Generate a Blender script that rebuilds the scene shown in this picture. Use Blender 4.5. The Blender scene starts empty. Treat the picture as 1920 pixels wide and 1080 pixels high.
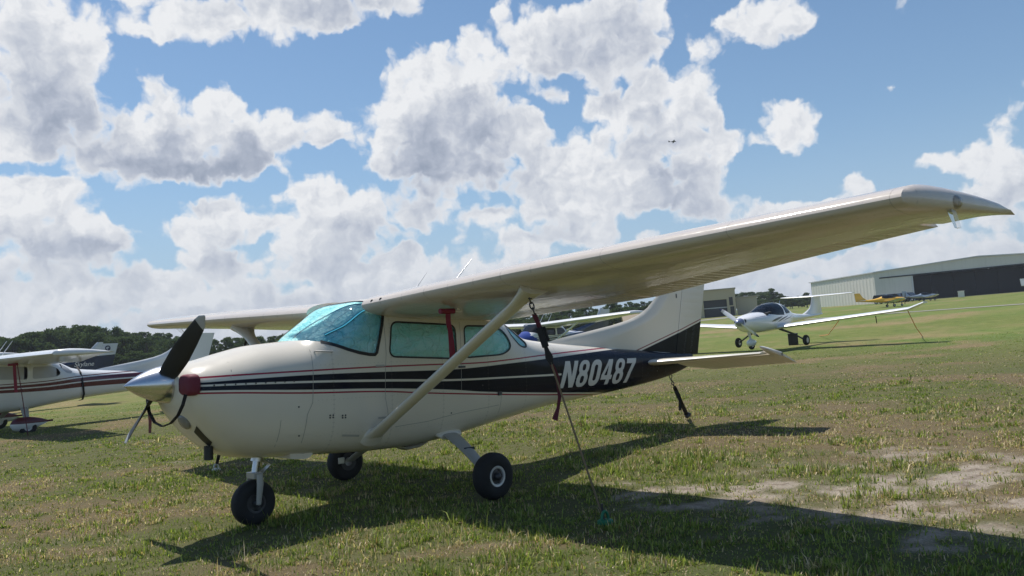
import bpy, bmesh, math, random
import numpy as np
from mathutils import Vector, Matrix, Euler
rnd = random.Random(7)
SC = bpy.context.scene
COL = SC.collection
PI = math.pi
R_ = math.radians

# ------------------------------------------------------------------ objects
class MB:
    """collects vertices and faces of ONE mesh"""
    def __init__(s): s.v=[]; s.f=[]
    def add(s, v, f):
        o=len(s.v); s.v+= [tuple(map(float,p)) for p in v]; s.f+=[tuple(i+o for i in q) for q in f]; return s
    def box(s, c, d, rot=None):
        cx,cy,cz=c; x,y,z=d[0]/2,d[1]/2,d[2]/2
        P=[Vector((sx*x,sy*y,sz*z)) for sx in(-1,1) for sy in(-1,1) for sz in(-1,1)]
        if rot is not None: P=[rot@p for p in P]
        return s.add([(p.x+cx,p.y+cy,p.z+cz) for p in P],[(0,1,3,2),(4,6,7,5),(0,4,5,1),(2,3,7,6),(0,2,6,4),(1,5,7,3)])
    def rings(s, rings, closed=True, cap0=True, cap1=True):
        n=len(rings[0]); v=[p for r in rings for p in r]; f=[]
        for i in range(len(rings)-1):
            for j in range(n if closed else n-1):
                a=i*n+j; b=i*n+(j+1)%n
                f.append((a,b,b+n,a+n))
        if cap0: f.append(tuple(range(n-1,-1,-1)))
        if cap1: f.append(tuple((len(rings)-1)*n+j for j in range(n)))
        return s.add(v,f)
    def tube(s, pts, r, n=10, cap=True, flat=None, up=None):
        pts=[Vector(p) for p in pts]; m=len(pts)
        rr=r if hasattr(r,'__len__') else [r]*m
        R=[]; prev=None
        for i,p in enumerate(pts):
            t=(pts[min(i+1,m-1)]-pts[max(i-1,0)]).normalized()
            if prev is None:
                a=Vector(up) if up else (Vector((0,0,1)) if abs(t.z)<.9 else Vector((1,0,0)))
            else: a=prev
            a=(a-t*a.dot(t)).normalized(); b=t.cross(a); prev=a
            k=flat if flat else 1
            R.append([p+a*(math.cos(2*PI*j/n)*rr[i])+b*(math.sin(2*PI*j/n)*rr[i]*k) for j in range(n)])
        return s.rings(R,True,cap,cap)
    def revolve(s, prof, c, axis, n=28, caps=False):
        """prof: (distance along axis, radius)"""
        ax=Vector(axis).normalized(); a=ax.orthogonal().normalized(); b=ax.cross(a); c=Vector(c)
        R=[[c+ax*h+(a*math.cos(2*PI*j/n)+b*math.sin(2*PI*j/n))*r for j in range(n)] for h,r in prof]
        return s.rings(R,True,caps,caps)
    def ribbon(s, pts, width, side, thick=.004):
        pts=[Vector(p) for p in pts]; w=Vector(side)
        R=[]
        for i,p in enumerate(pts):
            t=(pts[min(i+1,len(pts)-1)]-pts[max(i-1,0)]).normalized()
            b=(w-t*w.dot(t)).normalized(); n=t.cross(b)
            wd=width[i] if hasattr(width,'__len__') else width
            R.append([p+b*wd/2+n*thick/2,p-b*wd/2+n*thick/2,p-b*wd/2-n*thick/2,p+b*wd/2-n*thick/2])
        return s.rings(R)
    def sphere(s,c,r,n=12,m=8):
        c=Vector(c); rx,ry,rz=r if hasattr(r,'__len__') else (r,r,r)
        R=[[c+Vector((rx*math.sin(PI*i/m)*math.cos(2*PI*j/n),ry*math.sin(PI*i/m)*math.sin(2*PI*j/n),rz*math.cos(PI*i/m))) for j in range(n)] for i in range(m+1)]
        R[0]=[c+Vector((rx*.01*math.cos(2*PI*j/n),ry*.01*math.sin(2*PI*j/n),rz)) for j in range(n)]
        R[m]=[c+Vector((rx*.01*math.cos(2*PI*j/n),ry*.01*math.sin(2*PI*j/n),-rz)) for j in range(n)]
        return s.rings(R)
    def build(s, name, mat, parent=None, smooth=None, bevel=0):
        me=bpy.data.meshes.new(name); me.from_pydata(s.v,[],s.f); me.validate(); 
        return link_mesh(name,me,mat,parent,smooth,bevel)

def link_mesh(name, me, mat, parent=None, smooth=None, bevel=0):
    bm=bmesh.new(); bm.from_mesh(me)
    bmesh.ops.recalc_face_normals(bm,faces=bm.faces)
    bm.to_mesh(me); bm.free()
    me.materials.clear()
    for m in (mat if isinstance(mat,(list,tuple)) else [mat]): me.materials.append(m)
    o=bpy.data.objects.new(name,me); COL.objects.link(o)
    if parent is not None: o.parent=parent
    if smooth is not None:
        me.polygons.foreach_set('use_smooth',[True]*len(me.polygons))
        try: me.set_sharp_from_angle(angle=R_(smooth))
        except Exception: pass
    if bevel:
        b=o.modifiers.new('bevel','BEVEL'); b.width=bevel; b.segments=2; b.limit_method='ANGLE'; b.angle_limit=R_(40)
    return o

def tag(o, label=None, cat=None, group=None, kind=None):
    if label: o['label']=label
    if cat: o['category']=cat
    if group: o['group']=group
    if kind: o['kind']=kind
    return o
def empty(name, label, cat, loc=(0,0,0), rot=(0,0,0), group=None):
    o=bpy.data.objects.new(name,None); COL.objects.link(o); o.location=loc; o.rotation_euler=rot
    o.empty_display_size=.2
    return tag(o,label,cat,group)
def copy_tree(o, parent=None):
    c=o.copy(); COL.objects.link(c); c.parent=parent
    for ch in list(o.children): copy_tree(ch,c)
    return c

# ------------------------------------------------------------------ materials
def nt_new(name):
    m=bpy.data.materials.new(name); m.use_nodes=True; t=m.node_tree
    b=t.nodes['Principled BSDF']; return m,t,b
def N(t,ty,**kw):
    n=t.nodes.new(ty)
    for k,v in kw.items():
        if k.startswith('i_'): 
            key=k[2:]; key=int(key) if key.isdigit() else key.replace('_',' ')
            n.inputs[key].default_value=v
        else: setattr(n,k,v)
    return n
def L(t,a,b): t.links.new(a,b)
def math_(t,op,a,b=None,c=None,clamp=False):
    n=t.nodes.new('ShaderNodeMath'); n.operation=op; n.use_clamp=clamp
    for i,x in enumerate((a,b,c)):
        if x is None: continue
        if isinstance(x,(int,float)): n.inputs[i].default_value=x
        else: t.links.new(x,n.inputs[i])
    return n.outputs[0]
def mixc(t,fac,a,b,blend='MIX'):
    n=t.nodes.new('ShaderNodeMix'); n.data_type='RGBA'; n.blend_type=blend; n.clamp_factor=True
    for i,x in ((0,fac),(6,a),(7,b)):
        if isinstance(x,(int,float)): n.inputs[i].default_value=x
        elif isinstance(x,(tuple,list)): n.inputs[i].default_value=(*x[:3],1)
        else: t.links.new(x,n.inputs[i])
    return n.outputs[2]
def smooth(t,x,a,b):
    n=t.nodes.new('ShaderNodeMapRange'); n.interpolation_type='SMOOTHSTEP'; n.clamp=True
    if isinstance(x,(int,float)): n.inputs[0].default_value=x
    else: t.links.new(x,n.inputs[0])
    n.inputs[1].default_value=a; n.inputs[2].default_value=b
    return n.outputs[0]
def noise_(t,vec,scale,detail=4,rough=.55,dist=0,out=0):
    n=t.nodes.new('ShaderNodeTexNoise'); n.inputs['Scale'].default_value=scale; n.inputs['Detail'].default_value=detail
    n.inputs['Roughness'].default_value=rough; n.inputs['Distortion'].default_value=dist
    if vec is not None: t.links.new(vec,n.inputs['Vector'])
    return n.outputs[out]
def objco(t): return t.nodes.new('ShaderNodeTexCoord').outputs['Object']
def bump(t,b,h,strength,dist=.01):
    n=t.nodes.new('ShaderNodeBump'); n.inputs['Strength'].default_value=strength; n.inputs['Distance'].default_value=dist
    t.links.new(h,n.inputs['Height']); t.links.new(n.outputs[0],b.inputs['Normal'])
def simple(name,col,rough=.5,metal=0,coat=0,noise_amt=.12,scale=6,spec=None,bumpy=0,bscale=60):
    m,t,b=nt_new(name); co=objco(t)
    f=noise_(t,co,scale,5,.6)
    c=mixc(t,f,tuple(x*(1-noise_amt) for x in col),tuple(min(1,x*(1+noise_amt)) for x in col))
    L(t,c,b.inputs['Base Color'])
    b.inputs['Metallic'].default_value=metal; b.inputs['Coat Weight'].default_value=coat
    r=math_(t,'ADD',math_(t,'MULTIPLY',noise_(t,co,scale*2.3,4,.6),rough*.35),rough*.82); L(t,r,b.inputs['Roughness'])
    if spec is not None: b.inputs['Specular IOR Level'].default_value=spec
    if bumpy: bump(t,b,noise_(t,co,bscale,4,.6),bumpy,.01)
    return m
def fcurve(t,x,pts,x0,x1,z0,z1):
    """z as a piecewise-linear curve of x"""
    n=t.nodes.new('ShaderNodeFloatCurve'); c=n.mapping.curves[0]
    P=[((px-x0)/(x1-x0),(pz-z0)/(z1-z0)) for px,pz in pts]
    if P[0][0]>0: P=[(0,P[0][1])]+P
    if P[-1][0]<1: P=P+[(1,P[-1][1])]
    while len(c.points)<len(P): c.points.new(.5,.5)
    for q,(a,b) in zip(c.points,P): q.location=(a,b); q.handle_type='AUTO'
    n.mapping.use_clip=False; n.mapping.update()
    xn=math_(t,'DIVIDE',math_(t,'SUBTRACT',x,x0),x1-x0)
    t.links.new(xn,n.inputs['Value']); n.inputs['Factor'].default_value=1
    return math_(t,'ADD',math_(t,'MULTIPLY',n.outputs[0],z1-z0),z0)
def stepv(t,a,b,w=.003):   # 1 where a>b
    return smooth(t,math_(t,'SUBTRACT',a,b),-w,w)
# ---- fuselage section table: x, bottom, top, half width, height of max width, lower / upper squareness
FUS = np.array([
 (-1.00,1.10,1.355,.25,1.22,2.3,2.3),(-.97,1.035,1.385,.33,1.21,2.3,2.3),(-.92,.955,1.412,.395,1.205,2.3,2.3),(-.85,.86,1.438,.437,1.20,2.3,2.3),
 (-.72,.735,1.472,.468,1.18,2.4,2.4),(-.55,.635,1.518,.49,1.17,2.6,2.4),(-.3,.587,1.575,.51,1.16,2.8,2.5),(0.0,.572,1.605,.527,1.15,3.2,2.7),
 (.06,.568,1.612,.530,1.15,3.2,2.75),(.12,.565,1.64,.533,1.15,3.2,2.8),(.2,.56,1.70,.536,1.15,3.3,3.0),(.4,.55,1.83,.543,1.15,3.4,3.8),(.65,.537,1.972,.55,1.15,3.5,5.2),
 (.8,.532,2.00,.553,1.15,3.6,5.2),(1.1,.53,2.025,.555,1.15,3.6,5.2),(1.6,.557,2.015,.555,1.15,3.6,5.0),(2.0,.61,1.98,.548,1.16,3.6,4.8),
 (2.25,.648,1.94,.535,1.17,3.5,4.4),(2.6,.694,1.785,.50,1.19,3.3,3.4),(2.95,.74,1.61,.456,1.20,3.2,2.9),(3.3,.782,1.562,.415,1.21,3.1,2.7),
 (3.9,.828,1.513,.343,1.22,3.0,2.6),(4.6,.878,1.462,.265,1.23,2.9,2.6),(5.3,.94,1.417,.19,1.24,2.8,2.5),(5.9,1.012,1.38,.125,1.255,2.6,2.4),
 (6.3,1.085,1.36,.075,1.275,2.4,2.2),(6.6,1.165,1.345,.035,1.295,2.2,2.0),(6.68,1.195,1.335,.02,1.30,2.0,2.0)])
def pchip(xs, ys, x):
    xs=np.asarray(xs,float);ys=np.asarray(ys,float);x=np.clip(np.asarray(x,float),xs[0],xs[-1])
    h=np.diff(xs);d=np.diff(ys)/h;m=np.zeros_like(ys)
    a=d[:-1];b=d[1:];w1=2*h[1:]+h[:-1];w2=h[1:]+2*h[:-1]
    ok=(a*b)>0
    m[1:-1][ok]=((w1+w2)[ok])/(w1[ok]/a[ok]+w2[ok]/b[ok])
    m[0]=d[0];m[-1]=d[-1]
    i=np.clip(np.searchsorted(xs,x)-1,0,len(xs)-2);t=(x-xs[i])/h[i]
    return (1+2*t)*(1-t)**2*ys[i]+t*(1-t)**2*h[i]*m[i]+t*t*(3-2*t)*ys[i+1]+t*t*(t-1)*h[i]*m[i+1]
def fus(x):
    return [pchip(FUS[:,0],FUS[:,k],x) for k in range(1,7)]
def yside(x,z):
    zb,zt,w,zw,nb,nt=fus(x);z=np.asarray(z,float)
    up=z>zw
    h=np.where(up,zt-zw,zw-zb);n=np.where(up,nt,nb)
    r=np.clip(np.abs(z-zw)/h,0,1)
    return w*(1-r**n)**(1/n)
# ------------------------------------------------------------------ aircraft paint
DARKTOP=[(-.92,1.269),(-.59,1.279),(.03,1.291),(.68,1.289),(1.3,1.280),(1.64,1.278),(2.0,1.290),(2.41,1.311),(2.88,1.333),(3.4,1.363),(3.98,1.397),(4.55,1.428),(4.9,1.44),(5.2,1.435),(5.5,1.412),(5.8,1.37),(6.3,1.36),(7,1.36)]
REDTOP=[(-.92,1.310),(-.58,1.318),(.03,1.328),(.68,1.336),(1.3,1.336),(2.0,1.334),(2.41,1.351),(2.9,1.379),(3.42,1.407),(4.0,1.434),(4.6,1.458),(5.2,1.475),(7,1.6)]
WHT=[(-.92,1.252),(.02,1.240),(.79,1.218),(1.63,1.182),(2.4,1.174),(3.37,1.170),(7,1.17)]
WHB=[(-.92,1.237),(.02,1.222),(.79,1.196),(1.63,1.163),(2.4,1.156),(3.37,1.148),(7,1.15)]
DARKBOT=[(-.92,1.205),(.02,1.163),(.79,1.132),(1.63,1.074),(2.0,1.036),(2.87,.977),(3.51,.941),(4.26,.90),(4.8,.86),(7,.80)]
REDBOT=[(-.92,1.184),(.02,1.135),(.79,1.104),(1.29,1.062),(2.0,1.010),(2.87,.953),(3.53,.915),(4.3,.868),(4.8,.83),(7,.70)]
def paint(name,base,dark,accent,rough=.22,seams=False,kind='stripes',dz=0):
    """glossy aircraft paint; stripes follow the side of the fuselage (x aft, z up)"""
    m,t,b=nt_new(name); co=objco(t)
    sp=t.nodes.new('ShaderNodeSeparateXYZ'); L(t,co,sp.inputs[0]); x,z=sp.outputs[0],sp.outputs[2]
    f=noise_(t,co,2.2,5,.6)
    col=mixc(t,f,tuple(c*.94 for c in base),tuple(min(1,c*1.03) for c in base))
    # thin grime, streaked along the airflow
    mp=t.nodes.new('ShaderNodeMapping'); mp.inputs['Scale'].default_value=(1.2,7,7); L(t,co,mp.inputs[0])
    g=smooth(t,noise_(t,mp.outputs[0],2.0,6,.65),.52,.85)
    low=smooth(t,z,1.05,.6)
    col=mixc(t,math_(t,'MULTIPLY',g,math_(t,'ADD',math_(t,'MULTIPLY',low,.30),.06)),col,tuple(c*.62*k for c,k in zip(base,(1,.95,.85))))
    A=(-1.2,7.2,.5,1.8)
    if kind=='stripes':
        dt=fcurve(t,x,DARKTOP,*A); db=fcurve(t,x,DARKBOT,*A)
        dm=math_(t,'MULTIPLY',stepv(t,z,db),stepv(t,dt,z))
        wt=fcurve(t,x,WHT,*A); wb=fcurve(t,x,WHB,*A)
        wm=math_(t,'MULTIPLY',math_(t,'MULTIPLY',stepv(t,z,wb),stepv(t,wt,z)),smooth(t,x,3.40,3.39))
        dm=math_(t,'SUBTRACT',dm,wm,clamp=True)
        dm=math_(t,'MULTIPLY',dm,smooth(t,x,-.925,-.915))
        rt=fcurve(t,x,REDTOP,*A); rb=fcurve(t,x,REDBOT,*A)
        r1=math_(t,'LESS_THAN',math_(t,'ABSOLUTE',math_(t,'SUBTRACT',z,rt)),.0075)
        r2=math_(t,'LESS_THAN',math_(t,'ABSOLUTE',math_(t,'SUBTRACT',z,rb)),.0075)
        rm=math_(t,'MULTIPLY',math_(t,'MAXIMUM',r1,r2),smooth(t,x,-.925,-.915))
        col=mixc(t,rm,col,accent)
        dk=mixc(t,noise_(t,co,9,5,.6),tuple(c*.8 for c in dark),tuple(c*1.25 for c in dark))
        col=mixc(t,dm,col,dk)
        L(t,math_(t,'SUBTRACT',.42,math_(t,'MULTIPLY',dm,.34)),b.inputs['Specular IOR Level'])
    elif kind=='fin':
        zl=math_(t,'ADD',math_(t,'MULTIPLY',math_(t,'SUBTRACT',x,5.42),.262),1.41)
        dk=stepv(t,zl,z)
        w=math_(t,'MULTIPLY',stepv(t,math_(t,'ADD',zl,.040),z),stepv(t,z,math_(t,'ADD',zl,.026)))
        col=mixc(t,w,col,accent); col=mixc(t,dk,col,dark); L(t,math_(t,'SUBTRACT',.42,math_(t,'MULTIPLY',dk,.34)),b.inputs['Specular IOR Level'])
        # faint rows of worn placard streaks on the lower rudder
        st=math_(t,'MULTIPLY',math_(t,'GREATER_THAN',noise_(t,co,55,2,.5),.56),
            math_(t,'MAXIMUM',math_(t,'LESS_THAN',math_(t,'ABSOLUTE',math_(t,'SUBTRACT',math_(t,'SUBTRACT',x,math_(t,'MULTIPLY',math_(t,'SUBTRACT',z,1.3),.28)),6.42)),.022),
                            math_(t,'LESS_THAN',math_(t,'ABSOLUTE',math_(t,'SUBTRACT',math_(t,'SUBTRACT',x,math_(t,'MULTIPLY',math_(t,'SUBTRACT',z,1.3),.28)),6.62)),.022)))
        col=mixc(t,math_(t,'MULTIPLY',math_(t,'MULTIPLY',st,dk),.22),col,(.25,.25,.27))
    elif kind=='band':     # one wide band between two accent lines
        z1=fcurve(t,x,[(-1,1.24+dz),(2,1.26+dz),(3.2,1.36+dz),(7,1.42+dz)],*A); z0=fcurve(t,x,[(-1,1.12+dz),(2,1.06+dz),(3.2,1.10+dz),(5,1.12+dz),(7,1.2+dz)],*A)
        dm=math_(t,'MULTIPLY',stepv(t,z,z0),stepv(t,z1,z))
        lm=math_(t,'LESS_THAN',math_(t,'ABSOLUTE',math_(t,'SUBTRACT',z,math_(t,'ADD',math_(t,'MULTIPLY',z1,.55),math_(t,'MULTIPLY',z0,.45)))),.016)
        col=mixc(t,dm,col,dark); col=mixc(t,math_(t,'MULTIPLY',lm,dm),col,base)
        l2=math_(t,'LESS_THAN',math_(t,'ABSOLUTE',math_(t,'SUBTRACT',z,math_(t,'ADD',z1,.05))),.012)
        col=mixc(t,l2,col,accent)
    elif kind=='finband':  # fin dark below a slanting line
        zl=math_(t,'ADD',math_(t,'MULTIPLY',math_(t,'SUBTRACT',x,5.5),.05),1.98)
        col=mixc(t,stepv(t,zl,z),col,dark)
    elif kind=='full':
        pass
    L(t,col,b.inputs['Base Color'])
    rr=math_(t,'ADD',math_(t,'MULTIPLY',noise_(t,co,5,5,.6),.14),rough-.06); L(t,rr,b.inputs['Roughness'])
    b.inputs['Coat Weight'].default_value=.12 if kind in('stripes','fin') else .14 if seams else .35; b.inputs['Specular IOR Level'].default_value=.36 if kind in('stripes','fin') or seams else .5; b.inputs['Coat Roughness'].default_value=.11 if seams else .07
    # very slight oil-canning of the sheet metal
    n=t.nodes.new('ShaderNodeBump'); n.inputs['Strength'].default_value=.42 if seams else .14; n.inputs['Distance'].default_value=.02
    mpw=t.nodes.new('ShaderNodeMapping'); mpw.inputs['Scale'].default_value=(2.2,.8,1) if seams else (1,1,1); L(t,co,mpw.inputs[0])
    L(t,noise_(t,mpw.outputs[0],3.2,3,.5),n.inputs['Height']); L(t,n.outputs[0],b.inputs['Normal'])
    if kind=='stripes':
        def ln(v,per,w,o=0): return math_(t,'LESS_THAN',math_(t,'ABSOLUTE',math_(t,'SUBTRACT',math_(t,'FRACT',math_(t,'DIVIDE',math_(t,'ADD',v,o),per)),.5)),w/per)
        aft=smooth(t,x,.08,.10)
        seam=math_(t,'MULTIPLY',ln(x,.62,.0016,.05),aft)
        riv=math_(t,'MAXIMUM',math_(t,'MULTIPLY',ln(x,.62,.012,.05),ln(z,.040,.004)),math_(t,'MULTIPLY',ln(z,.31,.004,.02),ln(x,.042,.004)))
        k=math_(t,'MAXIMUM',math_(t,'MULTIPLY',seam,.28),math_(t,'MULTIPLY',math_(t,'MULTIPLY',riv,aft),.20))
        L(t,mixc(t,k,col,(.12,.11,.10)),b.inputs['Base Color'])
    if seams:
        y=sp.outputs[1]; ay=math_(t,'ABSOLUTE',y)
        def line(v,period,w): return math_(t,'LESS_THAN',math_(t,'ABSOLUTE',math_(t,'SUBTRACT',math_(t,'FRACT',math_(t,'DIVIDE',v,period)),.5)),w/period)
        def dots(v,u,per,pv): return math_(t,'MULTIPLY',line(v,per,.008),line(u,pv,.005))
        xs=math_(t,'SUBTRACT',x,math_(t,'MULTIPLY',math_(t,'MAXIMUM',math_(t,'SUBTRACT',ay,2.55),0),.05))
        seam=math_(t,'MAXIMUM',line(ay,.96,.0022),math_(t,'LESS_THAN',math_(t,'ABSOLUTE',math_(t,'SUBTRACT',xs,1.13)),.0022))
        riv=math_(t,'MAXIMUM',dots(ay,xs,.32,.045),dots(xs,ay,.30,.045))
        k=math_(t,'MAXIMUM',math_(t,'MULTIPLY',seam,.45),math_(t,'MULTIPLY',riv,.22))
        L(t,mixc(t,k,col,tuple(q*.35 for q in base)),b.inputs['Base Color'])
    return m
CREAM=(.73,.67,.565)
M={}
M['cream']=paint('cream_paint',CREAM,(0,0,0),(0,0,0),kind='full')
M['wing']=paint('wing_paint',(.66,.585,.515),(0,0,0),(0,0,0),rough=.13,kind='full',seams=True)
M['body']=paint('striped_paint',CREAM,(.010,.011,.020),(.30,.025,.045))
M['fin']=paint('fin_paint',CREAM,(.010,.011,.020),(.20,.02,.035),kind='fin')
M['rubber']=simple('tyre_rubber',(.012,.012,.014),.75,noise_amt=.3,bumpy=.15)
M['black']=simple('black_plastic',(.012,.012,.014),.45)
M['gap']=simple('panel_gap',(.30,.285,.25),.7)
M['hinge']=simple('hinge_metal',(.42,.40,.36),.45,noise_amt=.15)
M['seal']=simple('rubber_seal',(.010,.011,.014),.5)
M['alu']=simple('bare_aluminium',(.62,.62,.63),.32,1,noise_amt=.08)
M['spinner']=simple('polished_spinner',(.66,.66,.68),.24,1,noise_amt=.03)
M['chrome']=simple('chrome',(.85,.86,.88),.07,1,noise_amt=.02)
M['blade']=simple('prop_black',(.013,.014,.018),.55,spec=.4)
M['bladetip']=simple('prop_tip',(.42,.42,.43),.45,.2)
M['rim']=simple('wheel_rim',(.62,.61,.60),.4,.3)
M['oleo']=simple('oleo_steel',(.50,.51,.54),.22,1,noise_amt=.04)
M['legpaint']=simple('gear_paint',(.40,.385,.35),.38,coat=.2)
M['steel']=simple('dark_steel',(.07,.07,.075),.45,.6)
M['maroon']=simple('maroon_foam',(.16,.018,.035),.7,noise_amt=.2,bumpy=.1)
M['redrib']=simple('red_ribbon',(.22,.008,.035),.6,noise_amt=.2,scale=14)
M['strapblack']=simple('black_webbing',(.014,.013,.016),.75,noise_amt=.25,bumpy=.3,bscale=200)
M['strapred']=simple('maroon_webbing',(.10,.010,.022),.7,noise_amt=.25,bumpy=.3,bscale=200)
M['rope']=simple('tan_rope',(.22,.16,.10),.8,noise_amt=.3,bumpy=.4,bscale=150)
M['orope']=simple('orange_rope',(.60,.22,.07),.8,noise_amt=.3)
M['greenpl']=simple('green_plastic',(.012,.17,.085),.6)
M['letter']=simple('letter_vinyl',(.62,.60,.56),.4,noise_amt=.06)
M['dark_line']=simple('letter_edge',(.06,.06,.065),.5)
def glass_mat(name,tint=(.9,.97,.97),dark=0.0):
    m=bpy.data.materials.new(name); m.use_nodes=True; t=m.node_tree; t.nodes.clear()
    o=t.nodes.new('ShaderNodeOutputMaterial'); tr=t.nodes.new('ShaderNodeBsdfTransparent'); tr.inputs[0].default_value=(*tint,1)
    g=t.nodes.new('ShaderNodeBsdfGlossy'); g.inputs['Roughness'].default_value=.03
    fr=t.nodes.new('ShaderNodeFresnel'); fr.inputs[0].default_value=1.5
    mx=t.nodes.new('ShaderNodeMixShader'); L(t,math_(t,'MULTIPLY',fr.outputs[0],.9),mx.inputs[0]); L(t,tr.outputs[0],mx.inputs[1]); L(t,g.outputs[0],mx.inputs[2]); L(t,mx.outputs[0],o.inputs[0])
    return m
M['glass']=glass_mat('plexiglass')
M['glass_dark']=glass_mat('tinted_plexiglass',(.30,.30,.36))
M['lens']=glass_mat('clear_lens',(.95,.95,.95))
def foil_mat(name,c1,c2,strength):
    m,t,b=nt_new(name); co=objco(t)
    w=noise_(t,co,5,4,.6,1.5)
    v=t.nodes.new('ShaderNodeTexVoronoi'); v.feature='DISTANCE_TO_EDGE'; v.inputs['Scale'].default_value=9; 
    mp=t.nodes.new('ShaderNodeMixRGB'); mp.inputs[0].default_value=.22; L(t,co,mp.inputs[1]); L(t,noise_(t,co,3,3,.6,0,1),mp.inputs[2]); L(t,mp.outputs[0],v.inputs['Vector'])
    crease=smooth(t,v.outputs[0],.0,.10)
    fine=noise_(t,co,70,3,.6)
    # fine quilted puckers
    v2=t.nodes.new('ShaderNodeTexVoronoi'); v2.inputs['Scale'].default_value=42; L(t,co,v2.inputs['Vector'])
    h=math_(t,'ADD',math_(t,'ADD',math_(t,'MULTIPLY',crease,.5),math_(t,'MULTIPLY',v2.outputs[0],.30)),math_(t,'ADD',math_(t,'MULTIPLY',w,.9),math_(t,'MULTIPLY',fine,.12)))
    bump(t,b,h,strength,.03)
    col=mixc(t,smooth(t,w,.3,.7),c1,c2); L(t,col,b.inputs['Base Color'])
    b.inputs['Metallic'].default_value=.10; b.inputs['Roughness'].default_value=.42
    return m
M['foil']=foil_mat('cyan_foil',(.30,.78,.80),(.62,.95,.93),.60)
M['foil2']=foil_mat('pale_cyan_foil',(.42,.93,.86),(.62,.98,.93),.55)
# ------------------------------------------------------------------ lofted fuselage, holes and panes cut through it
def ring(x,n):
    zb,zt,w,zw,nb,nt=[float(v) for v in fus(x)]
    out=[]
    th=np.linspace(0,PI,500)
    def half(sgn,h,e,k):
        c,s=np.cos(th),np.sin(th)
        y=w*np.sign(c)*np.abs(c)**(2/e); z=zw+sgn*h*np.abs(s)**(2/e)
        d=np.r_[0,np.cumsum(np.hypot(np.diff(y),np.diff(z)))]
        q=np.linspace(0,d[-1],k+1)
        return np.interp(q,d,y),np.interp(q,d,z)
    y1,z1=half(1,zt-zw,nt,n//2); y2,z2=half(-1,zw-zb,nb,n//2)
    # top from +y over to -y, then bottom from -y back to +y
    P=[(x,a,b) for a,b in zip(y1[:-1],z1[:-1])]+[(x,a,b) for a,b in zip(y2[::-1][:-1],z2[::-1][:-1])]
    return P
def loft_bm(xs,n,cap0=False,cap1=False):
    b=MB(); b.rings([ring(x,n) for x in xs],True,cap0,cap1)
    me=bpy.data.meshes.new('tmp'); me.from_pydata(b.v,[],b.f)
    bm=bmesh.new(); bm.from_mesh(me); bpy.data.meshes.remove(me)
    bmesh.ops.recalc_face_normals(bm,faces=bm.faces); bm.normal_update()
    return bm
def rounded(poly,r,k=5):
    out=[]; n=len(poly)
    for i in range(n):
        p=Vector(poly[i]); a=Vector(poly[i-1])-p; b=Vector(poly[(i+1)%n])-p
        ri=r[i] if hasattr(r,'__len__') else r
        if ri<=0: out.append(p); continue
        ri=min(ri,a.length*.49,b.length*.49)
        s=p+a.normalized()*ri; e=p+b.normalized()*ri
        for j in range(k+1):
            t=j/k; out.append((1-t)**2*s+2*t*(1-t)*p+t*t*e)
    return out
def dilate(poly,d):
    n=len(poly); A=sum(poly[i].x*poly[(i+1)%n].y-poly[(i+1)%n].x*poly[i].y for i in range(n)); sg=1 if A>0 else -1
    out=[]
    for i in range(n):
        t=(poly[(i+1)%n]-poly[i-1]).normalized(); out.append(poly[i]+Vector((t.y,-t.x))*d*sg)
    return out
def inside(poly,x,z):
    c=False; n=len(poly); j=n-1
    for i in range(n):
        a,b=poly[i],poly[j]
        if (a.y>z)!=(b.y>z) and x<(b.x-a.x)*(z-a.y)/(b.y-a.y+1e-12)+a.x: c=not c
        j=i
    return c
def cut_poly(bm,poly,side,pad=.03):
    """split the faces of bm along the outline (x,z); side -1 / +1 / 0 = both"""
    x0=min(p.x for p in poly)-pad; x1=max(p.x for p in poly)+pad; z0=min(p.y for p in poly)-pad; z1=max(p.y for p in poly)+pad
    n=len(poly)
    for i in range(n):
        a,b=poly[i],poly[(i+1)%n]; d=(b-a)
        if d.length<1e-6: continue
        fs=[f for f in bm.faces if (side==0 or f.calc_center_median().y*side>0) and any(x0<v.co.x<x1 and z0<v.co.z<z1 for v in f.verts)]
        # only the stretch beside this edge
        ex0,ex1=min(a.x,b.x)-.06,max(a.x,b.x)+.06; ez0,ez1=min(a.y,b.y)-.06,max(a.y,b.y)+.06
        fs=[f for f in fs if any(ex0<v.co.x<ex1 and ez0<v.co.z<ez1 for v in f.verts)]
        g=set(fs)
        for f in fs: g.update(f.verts); g.update(f.edges)
        bmesh.ops.bisect_plane(bm,geom=list(g),plane_co=(a.x,0,a.y),plane_no=(d.y,0,-d.x),dist=1e-6)
def pick(bm,poly,side):
    r=[]
    for f in bm.faces:
        c=f.calc_center_median()
        if (side==0 or c.y*side>0) and inside(poly,c.x,c.z): r.append(f)
    return r
def hole(bm,poly,side):
    cut_poly(bm,poly,side); bmesh.ops.delete(bm,geom=pick(bm,poly,side),context='FACES')
def patch(poly,side,off,xs,n,minus=None):
    """the piece of skin inside the outline, moved off along its normals"""
    x0=min(p.x for p in poly)-.06; x1=max(p.x for p in poly)+.06
    bm=loft_bm([x for x in xs if x0<=x<=x1],n)
    cut_poly(bm,poly,side)
    if minus is not None: cut_poly(bm,minus,side)
    keep=set(pick(bm,poly,side))
    if minus is not None: keep-=set(pick(bm,minus,side))
    bmesh.ops.delete(bm,geom=[f for f in bm.faces if f not in keep],context='FACES')
    bm.normal_update()
    nm={v:v.normal.copy() for v in bm.verts}
    for v in bm.verts:
        v.co+=nm[v]*off
    me=bpy.data.meshes.new('patch'); bm.to_mesh(me); bm.free(); return me
def obj_bm(name,bm,mat,parent,sm=35):
    me=bpy.data.meshes.new(name); bm.to_mesh(me); bm.free(); return link_mesh(name,me,mat,parent,sm)
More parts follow.
